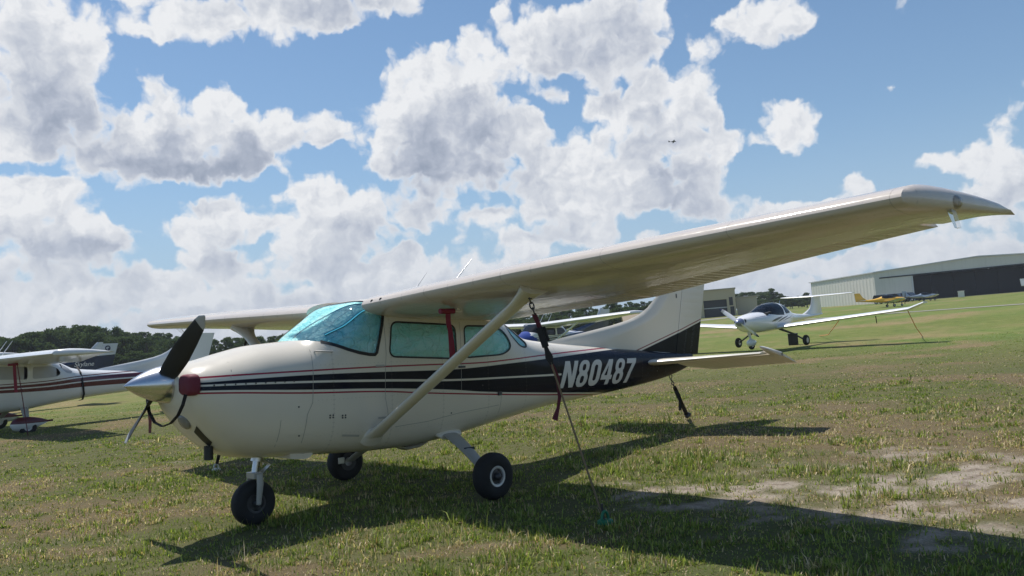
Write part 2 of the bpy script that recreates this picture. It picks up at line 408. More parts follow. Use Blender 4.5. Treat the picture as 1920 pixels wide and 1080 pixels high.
def skin(x,z,off=.002,side=-1):
    return Vector((x,side*(float(yside(x,z))+off),z))
def skin_line(mb,pts,width,off=.0015,side=-1,step=.05):
    """a thin strip that lies on the fuselage side along (x,z) points"""
    q=[]
    for i in range(len(pts)-1):
        a,b=Vector(pts[i]),Vector(pts[i+1]); k=max(1,int((b-a).length/step))
        q+=[a.lerp(b,j/k) for j in range(k)]
    q.append(Vector(pts[-1]))
    P=[]
    for i,p in enumerate(q):
        t=(q[min(i+1,len(q)-1)]-q[max(i-1,0)]).normalized(); nn=Vector((-t.y,t.x))*width/2
        P.append([skin(*(p+nn),off,side),skin(*(p-nn),off,side)])
    v=[a for r in P for a in r]; f=[(2*i,2*i+1,2*i+3,2*i+2) for i in range(len(P)-1)]
    mb.add(v,f)

# window outlines in the side view (x aft, z up)
WIN1=rounded([(.905,1.757),(1.685,1.726),(1.68,1.388),(.862,1.430)],.075)
WIN2=rounded([(1.812,1.716),(2.27,1.713),(2.43,1.655),(2.525,1.492),(2.37,1.415),(1.802,1.394)],[.06,.10,.10,.09,.15,.06])
WINR=rounded([(2.50,1.775),(2.60,1.73),(2.845,1.53),(2.79,1.482),(2.68,1.50),(2.54,1.63)],[.03,.1,.05,.04,.05,.08])
SHIELD=[Vector(p) for p in [(.0,1.622),(.105,1.604),(.2,1.585),(.31,1.548),(.42,1.506),(.53,1.474),(.64,1.454),(.70,1.451),(.722,1.47),(.735,1.52),(.825,1.83),(.832,1.905),(.78,1.95),(.662,1.985),(.655,2.2),(-.05,2.2)]]

def airfoil(n=22,t=.12,m=.02,p=.4,x0=0,x1=1):
    """upper surface from x1 forward to x0, then lower surface back: list of (x,z) in chords"""
    up=[];lo=[]
    for i in range(n+1):
        b=i/n; x=x0+(x1-x0)*(.5-.5*math.cos(PI*b) if x0==0 else b)
        yt=5*t*(.2969*math.sqrt(max(x,0))-.126*x-.3516*x*x+.2843*x**3-.1020*x**4)
        yc=m/p**2*(2*p*x-x*x) if x<p else m/(1-p)**2*((1-2*p)+2*p*x-x*x)
        up.append((x,yc+yt)); lo.append((x,yc-yt))
    return up[::-1]+lo[1:] if x0==0 else up[::-1]+lo
WROOT=.50
def wing_at(y):
    """leading edge x,z, chord and incidence (radians, nose up) at span y>0"""
    k=max(0,(y-2.55)/(5.15-2.55))
    le=.602+.165*k; ch=1.735-.52*k; z=1.898+.0385*y; inc=R_(4.4-4.2*min(1,k)) if y>2.55 else R_(4.4)
    return le,z,ch,inc
def wing_ring(y,side,x0,x1,n,bump_=0,droop=0,hx=None,zoff=0,t=.138):
    le,z,ch,inc=wing_at(y); P=[]
    c,s=math.cos(inc),math.sin(inc)
    for (u,v) in airfoil(n,t,x0=x0,x1=x1):
        X=u*ch; Z=v*ch
        if bump_:
            e=min(1,(u-x0)/.05,(x1-u)/.03); Z+=bump_*max(0,e)*(1 if v>0 else -1)
        if droop:
            h=hx*ch; dx=X-h; X=h+dx*math.cos(droop)+Z*math.sin(droop); Z=-dx*math.sin(droop)+Z*math.cos(droop)
        P.append((le+X*c+Z*s, side*y, z-X*s+Z*c+zoff))
    return P
def corr(y,pitch):   # rounded beads of corrugated skin
    f=(y/pitch)%1; return .006*max(0,math.sin(f*PI))**.6-.002

def make_highwing(root,mats,detail=True,opt={}):
    """a strut-braced high-wing light aircraft; x aft from the firewall, z up from the ground, y to starboard"""
    fine=detail
    nr=96 if fine else 40
    body,wingm,finm,lift=mats['body'],mats['wing'],mats['fin'],mats['plain']
    xs=[]
    x=-1.0
    while x<6.68:
        xs.append(round(x,4)); x+=(.012 if x<-.86 else .03 if x<.9 else .045) if fine else (.04 if x<-.8 else .16)
    xs=sorted(set(xs+[.06,.04,6.68]))
    # fuselage and cowling
    bm=loft_bm([x for x in xs if x>=.06],nr,True,True)
    for poly,sd in ((WIN1,-1),(WIN1,1),(WIN2,-1),(WIN2,1),(WINR,-1),(WINR,1)):
        if fine or sd<0: hole(bm,poly,sd)
    hole(bm,SHIELD,0)
    # open the nose end of the cabin tube is closed by its own cap
    fo=obj_bm('fuselage',bm,body,root)
    cb=loft_bm([x for x in xs if x<=.06],nr,True,False)
    hole(cb,SHIELD,0)
    cw=obj_bm('cowling',cb,body,root)
    # glazing
    g=mats['glass']
    for nm,poly,sd in (('side_window',WIN1,-1),('side_window',WIN1,1),('quarter_window',WIN2,-1),('quarter_window',WIN2,1),('rear_window',WINR,-1),('rear_window',WINR,1)):
        if not fine and sd>0: continue
        w=link_mesh(nm,patch(poly,sd,-.004,xs,nr),g,root,40)
        if fine: link_mesh('window_seal',patch(dilate(poly,.011),sd,.003,xs,nr,minus=dilate(poly,-.006)),M['seal'],w,40)
    ws=link_mesh('windshield',patch(SHIELD,0,-.003,xs,nr),g,root,40)
    if fine:
        for sd in(-1,1):
            s=MB(); skin_line(s,[tuple(p) for p in SHIELD[2:12]],.030,.003,sd,.03)
            s.build('windshield_seal',M['seal'],ws,40)
    # wings
    for sd in(-1,1):
        span=[WROOT+i*(5.14-WROOT)/(40 if fine else 8) for i in range((40 if fine else 8)+1)]
        R=[wing_ring(y,sd,0,.72,20 if fine else 8) for y in span]
        # tip: rounded in plan with a drooped, swept-back trailing corner
        tip=[]
        for k in range(1,(11 if fine else 5)):
            u=k/(10 if fine else 4); y=5.34+.20*u
            le,z,ch,inc=wing_at(5.34); P=[]
            sw=.84*u**1.5+.16*u**6
            for (q,v) in airfoil(20 if fine else 8,.138,x0=0,x1=1):
                X=sw+q*(1.0-sw)+.07*u*q; Z=v*(1-sw)**.55*(1-.25*u) + .012*u - .020*u*u*q
                P.append((le+X*ch,sd*y,z+Z*ch-X*ch*math.sin(inc)))
            tip.append(P)
        w=MB().rings(R).build('wing',wingm,root,35)
        full=[wing_ring(y_,sd,0,1,20 if fine else 8) for y_ in(5.14,5.24,5.34)]
        tp=MB().rings(full+tip).build('wing_tip',wingm,w,35)
        step=.0055 if fine else .3
        ys=np.arange(.60,2.58,step*1.6); 
        MB().rings([wing_ring(y,sd,.722,1,8,corr(y,.085) if fine else 0,opt.get('flap',R_(1.5)),.722) for y in ys]).build('flap',wingm,w,25)
        ys=np.arange(2.60,5.11,step*1.6)
        MB().rings([wing_ring(y,sd,.722,1,8,corr(y,.085) if fine else 0,R_(2.0),.722) for y in ys]).build('aileron',wingm,w,25)
        # inboard root strip behind the rear spar
        MB().rings([wing_ring(y,sd,.72,1,6) for y in(WROOT,.598)]).build('root_fairing',wingm,w,25)
        if opt.get('cantilever'): continue
        # lift strut
        a=Vector((.70,sd*.49,.70)); b=Vector((.88,sd*2.50,1.895))
        R=[]; d=(b-a)
        for i in range(13):
            u=i/12; p=a+d*u; chd=.071+.03*max(0,(.1-u)/.1); th=.036
            nrm=d.cross(Vector((1,0,0))).normalized(); fw=nrm.cross(d).normalized()
            R.append([p+fw*(math.cos(2*PI*j/18)*chd)+nrm*(math.sin(2*PI*j/18)*th) for j in range(18)])
        st=MB().rings(R).build('wing_strut',lift,root,50)
        if fine:
            R=[]
            for i in range(8):
                u=i/7; p=a+d*(-.01+.045*u); k=1-u*.42
                R.append([p+Vector((1,0,0))*(math.cos(2*PI*j/18)*.135*k)+Vector((0,0,1))*(math.sin(2*PI*j/18)*.085*k)+Vector((0,-sd*.02,0)) for j in range(18)])
            MB().rings(R).build('strut_cuff',lift,st,60)
            R=[]
            for i in range(8):
                u=i/7; p=b-d.normalized()*(.34*(1-u)); k=.45+.55*u**2
                R.append([p+Vector((1,0,.05))*(math.cos(2*PI*j/18)*.16*k)+d.normalized().cross(Vector((1,0,0)))*(math.sin(2*PI*j/18)*.062*k) for j in range(18)])
            MB().rings(R).build('strut_cuff',lift,st,60)
    # fin and rudder
    def fin_ring(z,le,te,th,n=10,y0=0):
        ch=te-le
        return [(le+u*ch,y0+v*ch*th/.12,z) for u,v in airfoil(n,.12,0)]
    zz=[1.36,1.45,1.52,1.58,1.66,1.756,1.83,1.904,2.0,2.15,2.30,2.45,2.60]
    LE=lambda z: float(np.interp(z,[1.30,1.48,1.56,1.62,1.69,1.756,1.83,1.904,2.02,2.15,2.60],[3.2,3.38,3.62,4.0,4.45,4.86,5.22,5.46,5.70,5.87,6.31]))
    HG=lambda z: 6.20+(z-1.3)*.27
    TE=lambda z: 6.83+(z-1.316)*.28
    F=[]
    for z in zz:
        le,hg=LE(z),HG(z); k=min(1,(z-1.3)/.3); n=14
        th=.055 if z<1.9 else .07; P=[]
        for i in range(n+1):
            u=i/n; P.append((le+(hg-le)*u, .062*math.sqrt(min(1,(u)/.35))*(1-.35*max(0,u-.35)) *(1 if z<2.2 else 1-.3*(z-2.2)),z))
        P=P+[(q[0],-q[1],q[2]) for q in P[::-1][:-1]]
        F.append(P)
    MB().rings(F).build('fin',finm,root,40)
    Rr=[]; rz=np.arange(1.33,2.605,.008 if fine else .15)
    for z in rz:
        z=float(z); h=HG(z)+.004; te=TE(z); wd=.052 if z<2.2 else .052-.02*(z-2.2)
        cr=corr(z,.11)*.22 if fine else 0
        Rr.append([(h,wd+0*cr,z),(h+.05,wd+cr,z),((h+te)/2,wd*.55+cr,z),(te-.05,wd*.16+cr*.5,z),(te,.004,z),(te,-.004,z),(te-.05,-wd*.16-cr*.5,z),((h+te)/2,-wd*.55-cr,z),(h+.05,-wd-cr,z),(h,-wd,z)])
    rud=MB().rings(Rr).build('rudder',finm,root,30)
    # tailplane
    for sd in(-1,1):
        R=[]
        for i in range(9):
            u=i/8; y=.04+u*1.56; le=5.32+.46*u; te=6.06; z=1.235+.062*u
            if i==8: le+=.04
            n=10; P=[]
            for a,b in airfoil(n,.10,0,.4): P.append((le+a*(te-le),sd*y,z+b*(te-le)*1.3))
            R.append(P)
        stb=MB().rings(R).build('stabilizer',lift,root,40)
        R=[]; dr=R_(18)
        for i in range((160 if fine else 8)+1):
            u=i/(160 if fine else 8); y=.16+u*1.44; z=1.237+.062*(y-.04)/1.56; ch=.30+.19*min(1,u/.22)-.04*max(0,u-.22)
            cr=corr(y,.10)*.5 if fine else 0
            pr=[(0,.026),(.05,.028),(ch*.5,.015+cr),(ch-.03,.005),(ch,.002),(ch,-.002),(ch-.03,-.005),(ch*.5,-.015-cr),(.05,-.028),(0,-.026)]
            R.append([(6.068+px*math.cos(dr)+pz*math.sin(dr),sd*y,z-px*math.sin(dr)+pz*math.cos(dr)) for px,pz in pr])
        # horn: the tip carries forward of the hinge and sweeps back to a point
        elv=MB().rings(R).build('elevator',lift,root,30)
        H=[]
        for i in range(7):
            u=i/6; y=1.605+u*.13; z=1.300
            x0=-.27+.30*u**1.5; x1=.455
            pr=[(x0,.006),(x0+.05,.024),(.05,.028*(1-.5*u)),(x1*.6,.014),(x1,.003),(x1,-.003),(x1*.6,-.014),(.05,-.028*(1-.5*u)),(x0+.05,-.024),(x0,-.006)]
            H.append([(6.068+px*math.cos(dr)+pz*math.sin(dr),sd*y,z-px*math.sin(dr)+pz*math.cos(dr)) for px,pz in pr])
        MB().rings(H).build('elevator_horn',lift,elv,40)
    # undercarriage
    pants=opt.get('pants')
    for sd in(-1,1):
        a=Vector((1.645,sd*.40,.655)); b=Vector((1.50,sd*1.16,.30)); R=[]
        for i in range(15):
            u=i/14; p=a.lerp(b,u)+Vector((0,0,.03*math.sin(u*PI))); w=.105-.045*u; th=.020
            nrm=(b-a).cross(Vector((1,0,0))).normalized()
            R.append([p+Vector((1,0,0))*(math.cos(2*PI*j/16)*w)+nrm*(math.sin(2*PI*j/16)*th) for j in range(16)])
        lg=MB().rings(R).build('main_gear_leg',mats.get('leg',M['legpaint']),root,50)
        if fine:
            R=[]
            for i in range(7):
                u=i/6; p=a+(b-a)*(-.06+.17*u); k=1-.30*u**2
                R.append([p+Vector((1,0,0))*(math.cos(2*PI*j/20)*(.20*k))+Vector((0,0,1))*(math.sin(2*PI*j/20)*(.055*k)) for j in range(20)])
            MB().rings(R).build('leg_fairing',lift,lg,60)
            p=a.lerp(b,.52); MB().box(p+Vector((.02,0,.03)),(.13,.05,.025),Matrix.Rotation(sd*.45,3,'X')).build('step',M['black'],lg,None,.004)
        make_wheel(root,Vector((1.485,sd*1.25,.286 if not pants else .20)),.215,.15,sd,fine,pants,mats)
    # nose gear
    nz=.188; nc=Vector((-.255,0,nz)); top=Vector((-.215,0,.60))
    ng=MB().tube([(-.19,0,.75),(-.213,0,.565)],.042,16).build('nose_gear_strut',M['steel'],root,50)
    MB().tube([(-.213,0,.57),(-.236,0,.43)],.034,20).build('oleo',M['oleo'],ng,60)
    if fine:
        MB().tube([(-.211,0,.578),(-.217,0,.545)],.055,18).build('collar',M['alu'],ng,50)
        fk=MB(); fk.box((-.238,0,.425),(.09,.15,.055)); 
        for sd in(-1,1): fk.tube([(-.236,sd*.085,.44),(-.236,sd*.098,.36),(-.245,sd*.10,.28),(-.255,sd*.10,.175)],[.030,.034,.030,.024],10,flat=.45,up=(1,0,0))
        fk.tube([(-.255,-.115,nz),(-.255,.115,nz)],.016,10)
        fk.build('fork',mats.get('leg',M['legpaint']),ng,50,.006)
        tl=MB(); tl.tube([(-.18,0,.56),(-.09,0,.50),(-.18,0,.43)],.012,8); tl.tube([(-.18,.03,.56),(-.09,.03,.50),(-.18,.03,.43)],.012,8)
        tl.build('torque_link',M['alu'],ng,50)
        MB().tube([(-.17,.03,.55),(-.10,.14,.48),(-.06,.2,.5)],.010,8).build('shimmy_damper',M['alu'],ng,50)
    make_wheel(root,nc,.198,.135,0,fine,pants,mats)
    # propeller
    hub=Vector((-1.05,0,1.268)); dirv=Vector((0,-.880,.520)).normalized() if 'prop' not in opt else Vector((0,math.sin(opt['prop']),math.cos(opt['prop'])))
    for sg in(1,-1):
        d=dirv*sg; tang=Vector((1,0,0)).cross(d); R=[]; T=[]
        for i in range(17):
            u=.06+.94*i/16; r=u*1.0
            ch=float(np.interp(u,[.06,.2,.45,.7,.9,.97,1.0],[.060,.076,.086,.074,.058,.040,.008])); th=float(np.interp(u,[0,.2,1],[.05,.030,.006])); tw=R_(float(np.interp(u,[.06,.3,1],[62,42,18])))
            cv=Vector((math.sin(tw),0,0))*1+tang*math.cos(tw); nn=cv.cross(d)
            ringp=[hub+d*r+cv*(math.cos(2*PI*j/14)*ch)+nn*(math.sin(2*PI*j/14)*th*.5) for j in range(14)]
            R.append(ringp)
        bl=MB().rings(R[:15]).build('propeller_blade',M['blade'],root,50)
        MB().rings([[p*1 for p in R[14]]]+R[15:]).build('blade_tip',M['bladetip'],bl,50)
    prof=[]
    for i in range(19):
        u=i/18; prof.append((-.36+.36*u,.160*(1-(1-u)**1.65)**.86 if u>0 else .004))
    MB().revolve(prof+[(.03,.160),(.032,.13)],(-.99,0,1.268),(1,0,0),36,True).build('spinner',mats.get('spinner',M['spinner']),root,40)
    return dict(fuselage=fo,cowling=cw,windshield=ws)

def make_wheel(root,c,r,w,sd,fine,pants,mats):
    n=40 if fine else 16
    prof=[(-w*.42,r*.43),(-w*.5,r*.52),(-w*.5,r*.78),(-w*.40,r*.93),(-w*.22,r*.99),(0,r),(w*.22,r*.99),(w*.40,r*.93),(w*.5,r*.78),(w*.5,r*.52),(w*.42,r*.43)]
    nm='main_wheel' if sd else 'nose_wheel'
    ty=MB().revolve(prof,c,(0,1,0),n).build(nm,M['rubber'],root,50)
    rp=[(-w*.26,.02),(-w*.26,r*.31),(-w*.44,r*.35),(-w*.46,r*.43),(-w*.40,r*.47),(w*.40,r*.47),(w*.46,r*.43),(w*.44,r*.35),(w*.26,r*.31),(w*.26,.02)]
    MB().revolve(rp,c,(0,1,0),n,True).build('rim',M['rim'] if sd else M['steel'],ty,40)  # nose rim's shade is put into its colour by the darker metal
    if fine:
        for s in ((sd,) if sd else (-1,1)):
            h=MB(); h.revolve([(0,.0),(s*.004,r*.32),(s*.006,r*.29),(s*.006,r*.17),(s*.03,r*.16),(s*.04,r*.14),(s*.05,r*.05),(s*.051,0.001)],c+Vector((0,s*w*.30,0)),(0,1,0),16)
            for k in range(6):
                a=k*PI/3; h.revolve([(0,.016),(s*.008,.015),(s*.009,.001)],c+Vector((math.cos(a)*r*.30,s*w*.31,math.sin(a)*r*.30)),(0,1,0),8)
            h.build('hub',M['steel'],ty,40)
            if sd:
                MB().box(c+Vector((-.10,-s*w*.42,.02)),(.08,.05,.07)).build('brake_caliper',M['alu'],ty,None,.006)
                MB().revolve([(0,.05),(0,.10),(.008,.10),(.008,.05)],c+Vector((0,-s*w*.52,0)),(0,1,0),24).build('brake_disc',M['steel'],ty,40)
    if pants:
        R=[]
        for i in range(17):
            u=i/16; x=c.x-.40+u*1.0; hh=.19*math.sin(PI*min(1,u*1.15)**.62)**.7 if u<.87 else .19*math.sin(PI*min(1,.87*1.15)**.62)**.7*(1-u)/.13; hh=max(hh,.012); ww=hh*.62
            R.append([(x,c.y+ww*math.cos(2*PI*j/16),c.z+.09+hh*.85*math.sin(2*PI*j/16)-(.03 if math.sin(2*PI*j/16)<-.9 else 0)+ (.05*u)) for j in range(16)])
        MB().rings(R).build('wheel_fairing',mats['pants'],ty,50)
WB=[(0.2537,0.3512,0.0676,0.0664),(0.2509,0.2877,0.0564,0.0583),(0.2299,0.2488,0.0296,0.0268),(0.2834,0.3382,0.0316,0.0525),(0.2967,0.2907,0.0238,0.0381),(0.2491,0.2444,0.0302,0.0244),(0.3105,0.3377,0.0075,0.0321),(0.3699,0.3027,0.0283,0.0269),(0.3772,0.2831,0.0342,0.0284),(0.4413,0.2799,0.025,0.0233),(0.4097,0.255,0.0709,0.0291),(0.3474,0.2394,0.0733,0.0342),(0.3097,0.2328,0.0403,0.0281),(0.4619,0.2493,0.0485,0.0326),(0.5199,0.2579,0.0468,0.024),(0.5697,0.2581,0.035,0.0194),(0.3907,0.2197,0.112,0.0164),(0.3299,0.2673,0.0218,0.0224),(0.4787,0.2312,0.0489,0.021),(0.4521,0.3789,0.1017,0.0276),(0.5384,0.3924,0.1288,0.0307),(0.6277,0.3951,0.0754,0.0238),(0.3811,0.3533,0.0345,0.0121),(0.3412,0.383,0.0138,0.0085),(0.5872,0.3697,0.0452,0.0104),(0.7236,0.2872,0.0626,0.0513),(0.6861,0.3106,0.0493,0.0329),(0.6626,0.2596,0.0555,0.0488),(0.7119,0.2225,0.1016,0.0466),(0.7595,0.2445,0.0493,0.0524),(0.6275,0.2208,0.0258,0.0298),(0.7566,0.3439,0.0198,0.0154),(0.7853,0.3166,0.0198,0.0239),(0.8057,0.2471,0.0164,0.0198),(0.7552,0.191,0.0458,0.0221),(0.6446,0.2789,0.0293,0.0363),(0.6265,0.2519,0.0194,0.0184),(0.7076,0.3336,0.0231,0.0131),(0.8544,0.3513,0.062,0.032),(0.921,0.3629,0.0703,0.0342),(0.9502,0.3298,0.0381,0.0279),(0.8322,0.3247,0.0426,0.0326),(0.9037,0.3175,0.0674,0.0283),(0.8033,0.3559,0.0211,0.0164),(0.8423,0.2904,0.0249,0.017),(0.7859,0.3761,0.0079,0.0202),(0.8197,0.3319,0.0329,0.0325),(1.0119,0.3107,0.0235,0.0163),(1.0076,0.2802,0.026,0.0224),(0.9652,0.2859,0.0315,0.0208),(0.9561,0.2566,0.0596,0.0331),(1.0127,0.2554,0.0246,0.0268),(0.8992,0.2693,0.029,0.0152),(0.9621,0.2188,0.0532,0.0366),(1.0264,0.2034,0.0256,0.023),(0.9084,0.1903,0.0793,0.0405),(0.8518,0.2116,0.0357,0.0312),(0.9676,0.1744,0.0529,0.0371),(1.0127,0.1754,0.0196,0.0172),(0.9021,0.156,0.1104,0.0302),(0.8118,0.2025,0.0248,0.0407),(0.9896,0.1405,0.0462,0.0249),(0.8368,0.1492,0.0743,0.0267),(0.8027,0.2505,0.0197,0.0173),(0.889,0.2269,0.0194,0.0247),(1.0286,0.2258,0.0153,0.018),(1.0994,0.3273,0.0548,0.0272),(1.0755,0.3298,0.0281,0.0151),(1.1285,0.3219,0.0237,0.0216),(1.1006,0.3098,0.0276,0.0138),(1.058,0.3373,0.0179,0.0069),(1.1129,0.2135,0.0259,0.0258),(1.0898,0.2007,0.0276,0.0116),(1.1267,0.2173,0.0176,0.0143),(1.1135,0.2314,0.0137,0.0114),(1.1449,0.2262,0.0134,0.0064),(1.3144,0.1467,0.0386,0.0172),(1.322,0.174,0.0156,0.0196),(1.2796,0.1438,0.0374,0.0095),(1.3291,0.1259,0.0431,0.0231),(1.3265,0.1949,0.0056,0.0143),(1.3012,0.111,0.05,0.0168),(1.2915,0.0617,0.0559,0.0167),(1.2597,0.0427,0.069,0.0125),(1.3038,0.0882,0.0335,0.0168),(1.1796,0.1361,0.018,0.0157),(1.1521,0.1238,0.036,0.013),(1.103,0.1222,0.0096,0.0089),(1.0746,0.1213,0.0264,0.0119),(1.0543,0.1094,0.042,0.009),(0.2516,0.184,0.0456,0.0233),(0.2359,0.1562,0.0602,0.0331),(0.2907,0.156,0.0394,0.0273),(0.3182,0.1326,0.0311,0.0243),(0.2694,0.1324,0.0785,0.0203),(0.2671,0.1982,0.0193,0.0134),(0.3367,0.131,0.0152,0.0117),(0.2277,0.1945,0.0195,0.0164),(0.4398,0.1727,0.0356,0.0217),(0.4264,0.1415,0.0519,0.0302),(0.3951,0.1425,0.0228,0.0167),(0.4421,0.1105,0.0523,0.0256),(0.4855,0.1443,0.023,0.016),(0.3766,0.143,0.0067,0.0053),(0.3874,0.1576,0.0124,0.0095),(0.4625,0.1587,0.0179,0.0134),(0.5485,0.1754,0.0364,0.0248),(0.578,0.1477,0.0604,0.0408),(0.5395,0.1307,0.0362,0.0362),(0.6144,0.1711,0.0547,0.0345),(0.556,0.0983,0.0566,0.0239),(0.6646,0.1556,0.0389,0.0222),(0.5152,0.1847,0.0135,0.0123),(0.6454,0.112,0.0516,0.0211),(0.5184,0.138,0.0185,0.0248),(0.2532,0.1001,0.077,0.0124),(0.367,0.0838,0.0854,0.0154),(0.2872,0.076,0.1359,0.0149),(0.4688,0.0628,0.1225,0.0173),(0.6051,0.0825,0.0768,0.0242),(0.7026,0.1003,0.0488,0.0116),(0.7069,0.0722,0.0975,0.018),(0.7413,0.1388,0.0555,0.0141),(0.8007,0.1071,0.052,0.0167),(0.5535,0.0605,0.1591,0.0151),(0.2612,0.0546,0.1045,0.0113),(0.421,0.0414,0.1191,0.0109),(0.8599,0.115,0.0451,0.0166),(0.3143,0.1037,0.0484,0.0081),(0.5184,0.0879,0.037,0.0187),(1.0789,0.0528,0.1008,0.0123),(1.165,0.053,0.094,0.0119),(1.1056,0.0255,0.0795,0.0097),(1.2203,0.0646,0.072,0.0093),(1.0357,0.0382,0.0562,0.0099),(0.9591,0.0802,0.0742,0.019),(0.2408,0.0334,0.1129,0.0145),(0.3806,0.0232,0.1278,0.0131),(0.5396,0.0362,0.1582,0.0138),(0.7966,0.0556,0.1287,0.0142),(0.9631,0.0543,0.0739,0.0139),(1.093,0.0144,0.0995,0.0085),(1.2436,0.0358,0.0977,0.0092),(1.2452,0.314,0.0098,0.0142),(1.2398,0.3126,0.0123,0.0078),(1.2128,0.2344,0.0063,0.0041),(0.1543,0.3196,0.0791,0.0589),(0.0692,0.2125,0.0908,0.0387),(0.1064,0.1242,0.1143,0.0203),(1.4028,0.2044,0.0495,0.045),(1.4324,0.0794,0.0762,0.0253),(1.4842,0.0117,0.0856,0.0146),(0.3875,0.4626,0.1324,0.0304),(0.7674,0.4842,0.1064,0.047),(1.0598,0.4694,0.1248,0.0429),(1.2812,0.402,0.0798,0.0527),(0.2815,0.5081,0.0988,0.037),(1.4373,0.3293,0.0474,0.0275)]
DB=[(0.7382,0.224,0.0689,0.0361,1.0),(0.7459,0.1981,0.0688,0.0227,1.0),(0.7066,0.2386,0.0295,0.0248,0.7),(0.7397,0.1602,0.0556,0.0127,0.55),(0.5387,0.3964,0.0962,0.0134,1.0),(0.595,0.3886,0.0715,0.0125,0.75),(0.3798,0.2266,0.0604,0.0151,0.65),(0.4457,0.2255,0.0388,0.0155,0.8),(0.2676,0.2699,0.0283,0.0174,0.65),(0.5503,0.2494,0.0347,0.0097,0.55),(0.2789,0.1197,0.0575,0.0102,0.9),(0.2348,0.1285,0.0395,0.0144,0.7),(0.4309,0.1171,0.0323,0.0158,0.55),(0.5686,0.1007,0.0441,0.0164,0.75),(0.589,0.1249,0.0445,0.0253,0.55),(0.9124,0.3404,0.061,0.0233,0.75),(0.9333,0.3555,0.0352,0.023,0.6),(0.9594,0.3256,0.0285,0.0146,0.5),(1.0216,0.2175,0.0196,0.0085,0.4),(1.0008,0.1612,0.0308,0.0173,0.55),(0.9615,0.2467,0.0177,0.0109,0.35),(0.9625,0.118,0.0863,0.0138,0.55),(0.7387,0.1474,0.0523,0.0102,0.5),(0.243,0.0892,0.0449,0.0067,0.5),(0.3187,0.0861,0.0321,0.007,0.4),(0.4803,0.0559,0.098,0.0087,0.4),(0.9978,0.2299,0.0217,0.0085,0.35),(0.8464,0.1867,0.0195,0.0189,0.3),(0.6675,0.0622,0.0777,0.0077,0.35),(1.3163,0.117,0.0281,0.0066,0.35),(1.0778,0.0405,0.0691,0.0061,0.4),(1.2192,0.053,0.0514,0.0058,0.35),(1.0981,0.3143,0.0235,0.0057,0.25)]
# ------------------------------------------------------------------ camera
CAM=bpy.data.cameras.new('camera'); CO=bpy.data.objects.new('camera',CAM); COL.objects.link(CO); SC.camera=CO
CAM.sensor_width=36; CAM.lens=28.983; CAM.clip_start=.05; CAM.clip_end=6000
def cam_axes(yaw,pitch,roll):
    cy,sy=math.cos(yaw),math.sin(yaw)
    f=Vector((sy*math.cos(pitch),cy*math.cos(pitch),math.sin(pitch))); r=Vector((cy,-sy,0)); u=r.cross(f)
    c,s=math.cos(roll),math.sin(roll)
    return c*r+s*u, c*u-s*r, f
CR,CU,CF=cam_axes(.7707545,.0576136,-.0784145)
CP=Vector((-3.648332,-6.996037,1.491795))
CO.matrix_world=Matrix(((CR.x,CU.x,-CF.x,CP.x),(CR.y,CU.y,-CF.y,CP.y),(CR.z,CU.z,-CF.z,CP.z),(0,0,0,1)))

# ------------------------------------------------------------------ the cream aeroplane in front
PITCH=.0471059
main=empty('light_airplane','cream high-wing light airplane with black stripes and N80487, cyan shades behind its windows','airplane',(0,0,0),(0,PITCH,0))
MATS=dict(body=M['body'],wing=M['wing'],fin=M['fin'],plain=M['cream'],glass=M['glass'])
MAIN=make_highwing(main,MATS,True)
XS=[round(-.3+.015*i,4) for i in range(250)]
def side_pts(pts,off=.003): return [skin(x,z,off) for x,z in pts]

# registration
def glyph(ch):
    def rr(cx,cy,w,h,r,k=8):
        P=[]
        for sx,sy,a0 in((1,1,0),(-1,1,90),(-1,-1,180),(1,-1,270)):
            for i in range(k+1):
                a=R_(a0+90*i/k); P.append((cx+sx*(w/2-r)+r*math.cos(a),cy+sy*(h/2-r)+r*math.sin(a)))
        return P
    if ch=='N': return .74,[[(0,0),(.22,0),(.22,.60),(.50,0),(.74,0),(.74,1),(.52,1),(.52,.42),(.26,1),(0,1)]]
    if ch=='0': return .62,[rr(.31,.5,.62,1.02,.27),rr(.31,.5,.19,.62,.09)]
    if ch=='8':
        o=[]
        A=rr(.31,.735,.58,.55,.24); B=rr(.31,.27,.62,.56,.25)
        # one outline: upper bowl then lower bowl
        top=[p for p in A if p[1]>.54]; bot=[p for p in B if p[1]<.50]
        top.sort(key=lambda p: math.atan2(p[1]-.6,p[0]-.31)); 
        right=[p for p in A+B if p[0]>=.31]
        def side(s):
            up=[p for p in A if (p[0]-.31)*s>=0 and p[1]>.53]; lo=[p for p in B if (p[0]-.31)*s>=0 and p[1]<.50]
            up.sort(key=lambda p:-math.atan2(p[1]-.735,abs(p[0]-.31)+1e-6)); lo.sort(key=lambda p:-math.atan2(p[1]-.27,abs(p[0]-.31)+1e-6))
            return up+[(.31+s*.235,.515)]+lo
        o=side(1)+side(-1)[::-1]
        return .62,[o,rr(.31,.735,.19,.25,.085),rr(.31,.27,.20,.28,.09)]
    if ch=='4': return .66,[[(.34,0),(.56,0),(.56,.20),(.66,.20),(.66,.37),(.56,.37),(.56,1),(.30,1),(0,.38),(0,.20),(.34,.20)],[(.34,.37),(.17,.37),(.34,.76)]]
    if ch=='7': return .60,[[(.10,0),(.33,0),(.40,.42),(.60,.82),(.60,1),(0,1),(0,.80),(.36,.80),(.19,.42)]]
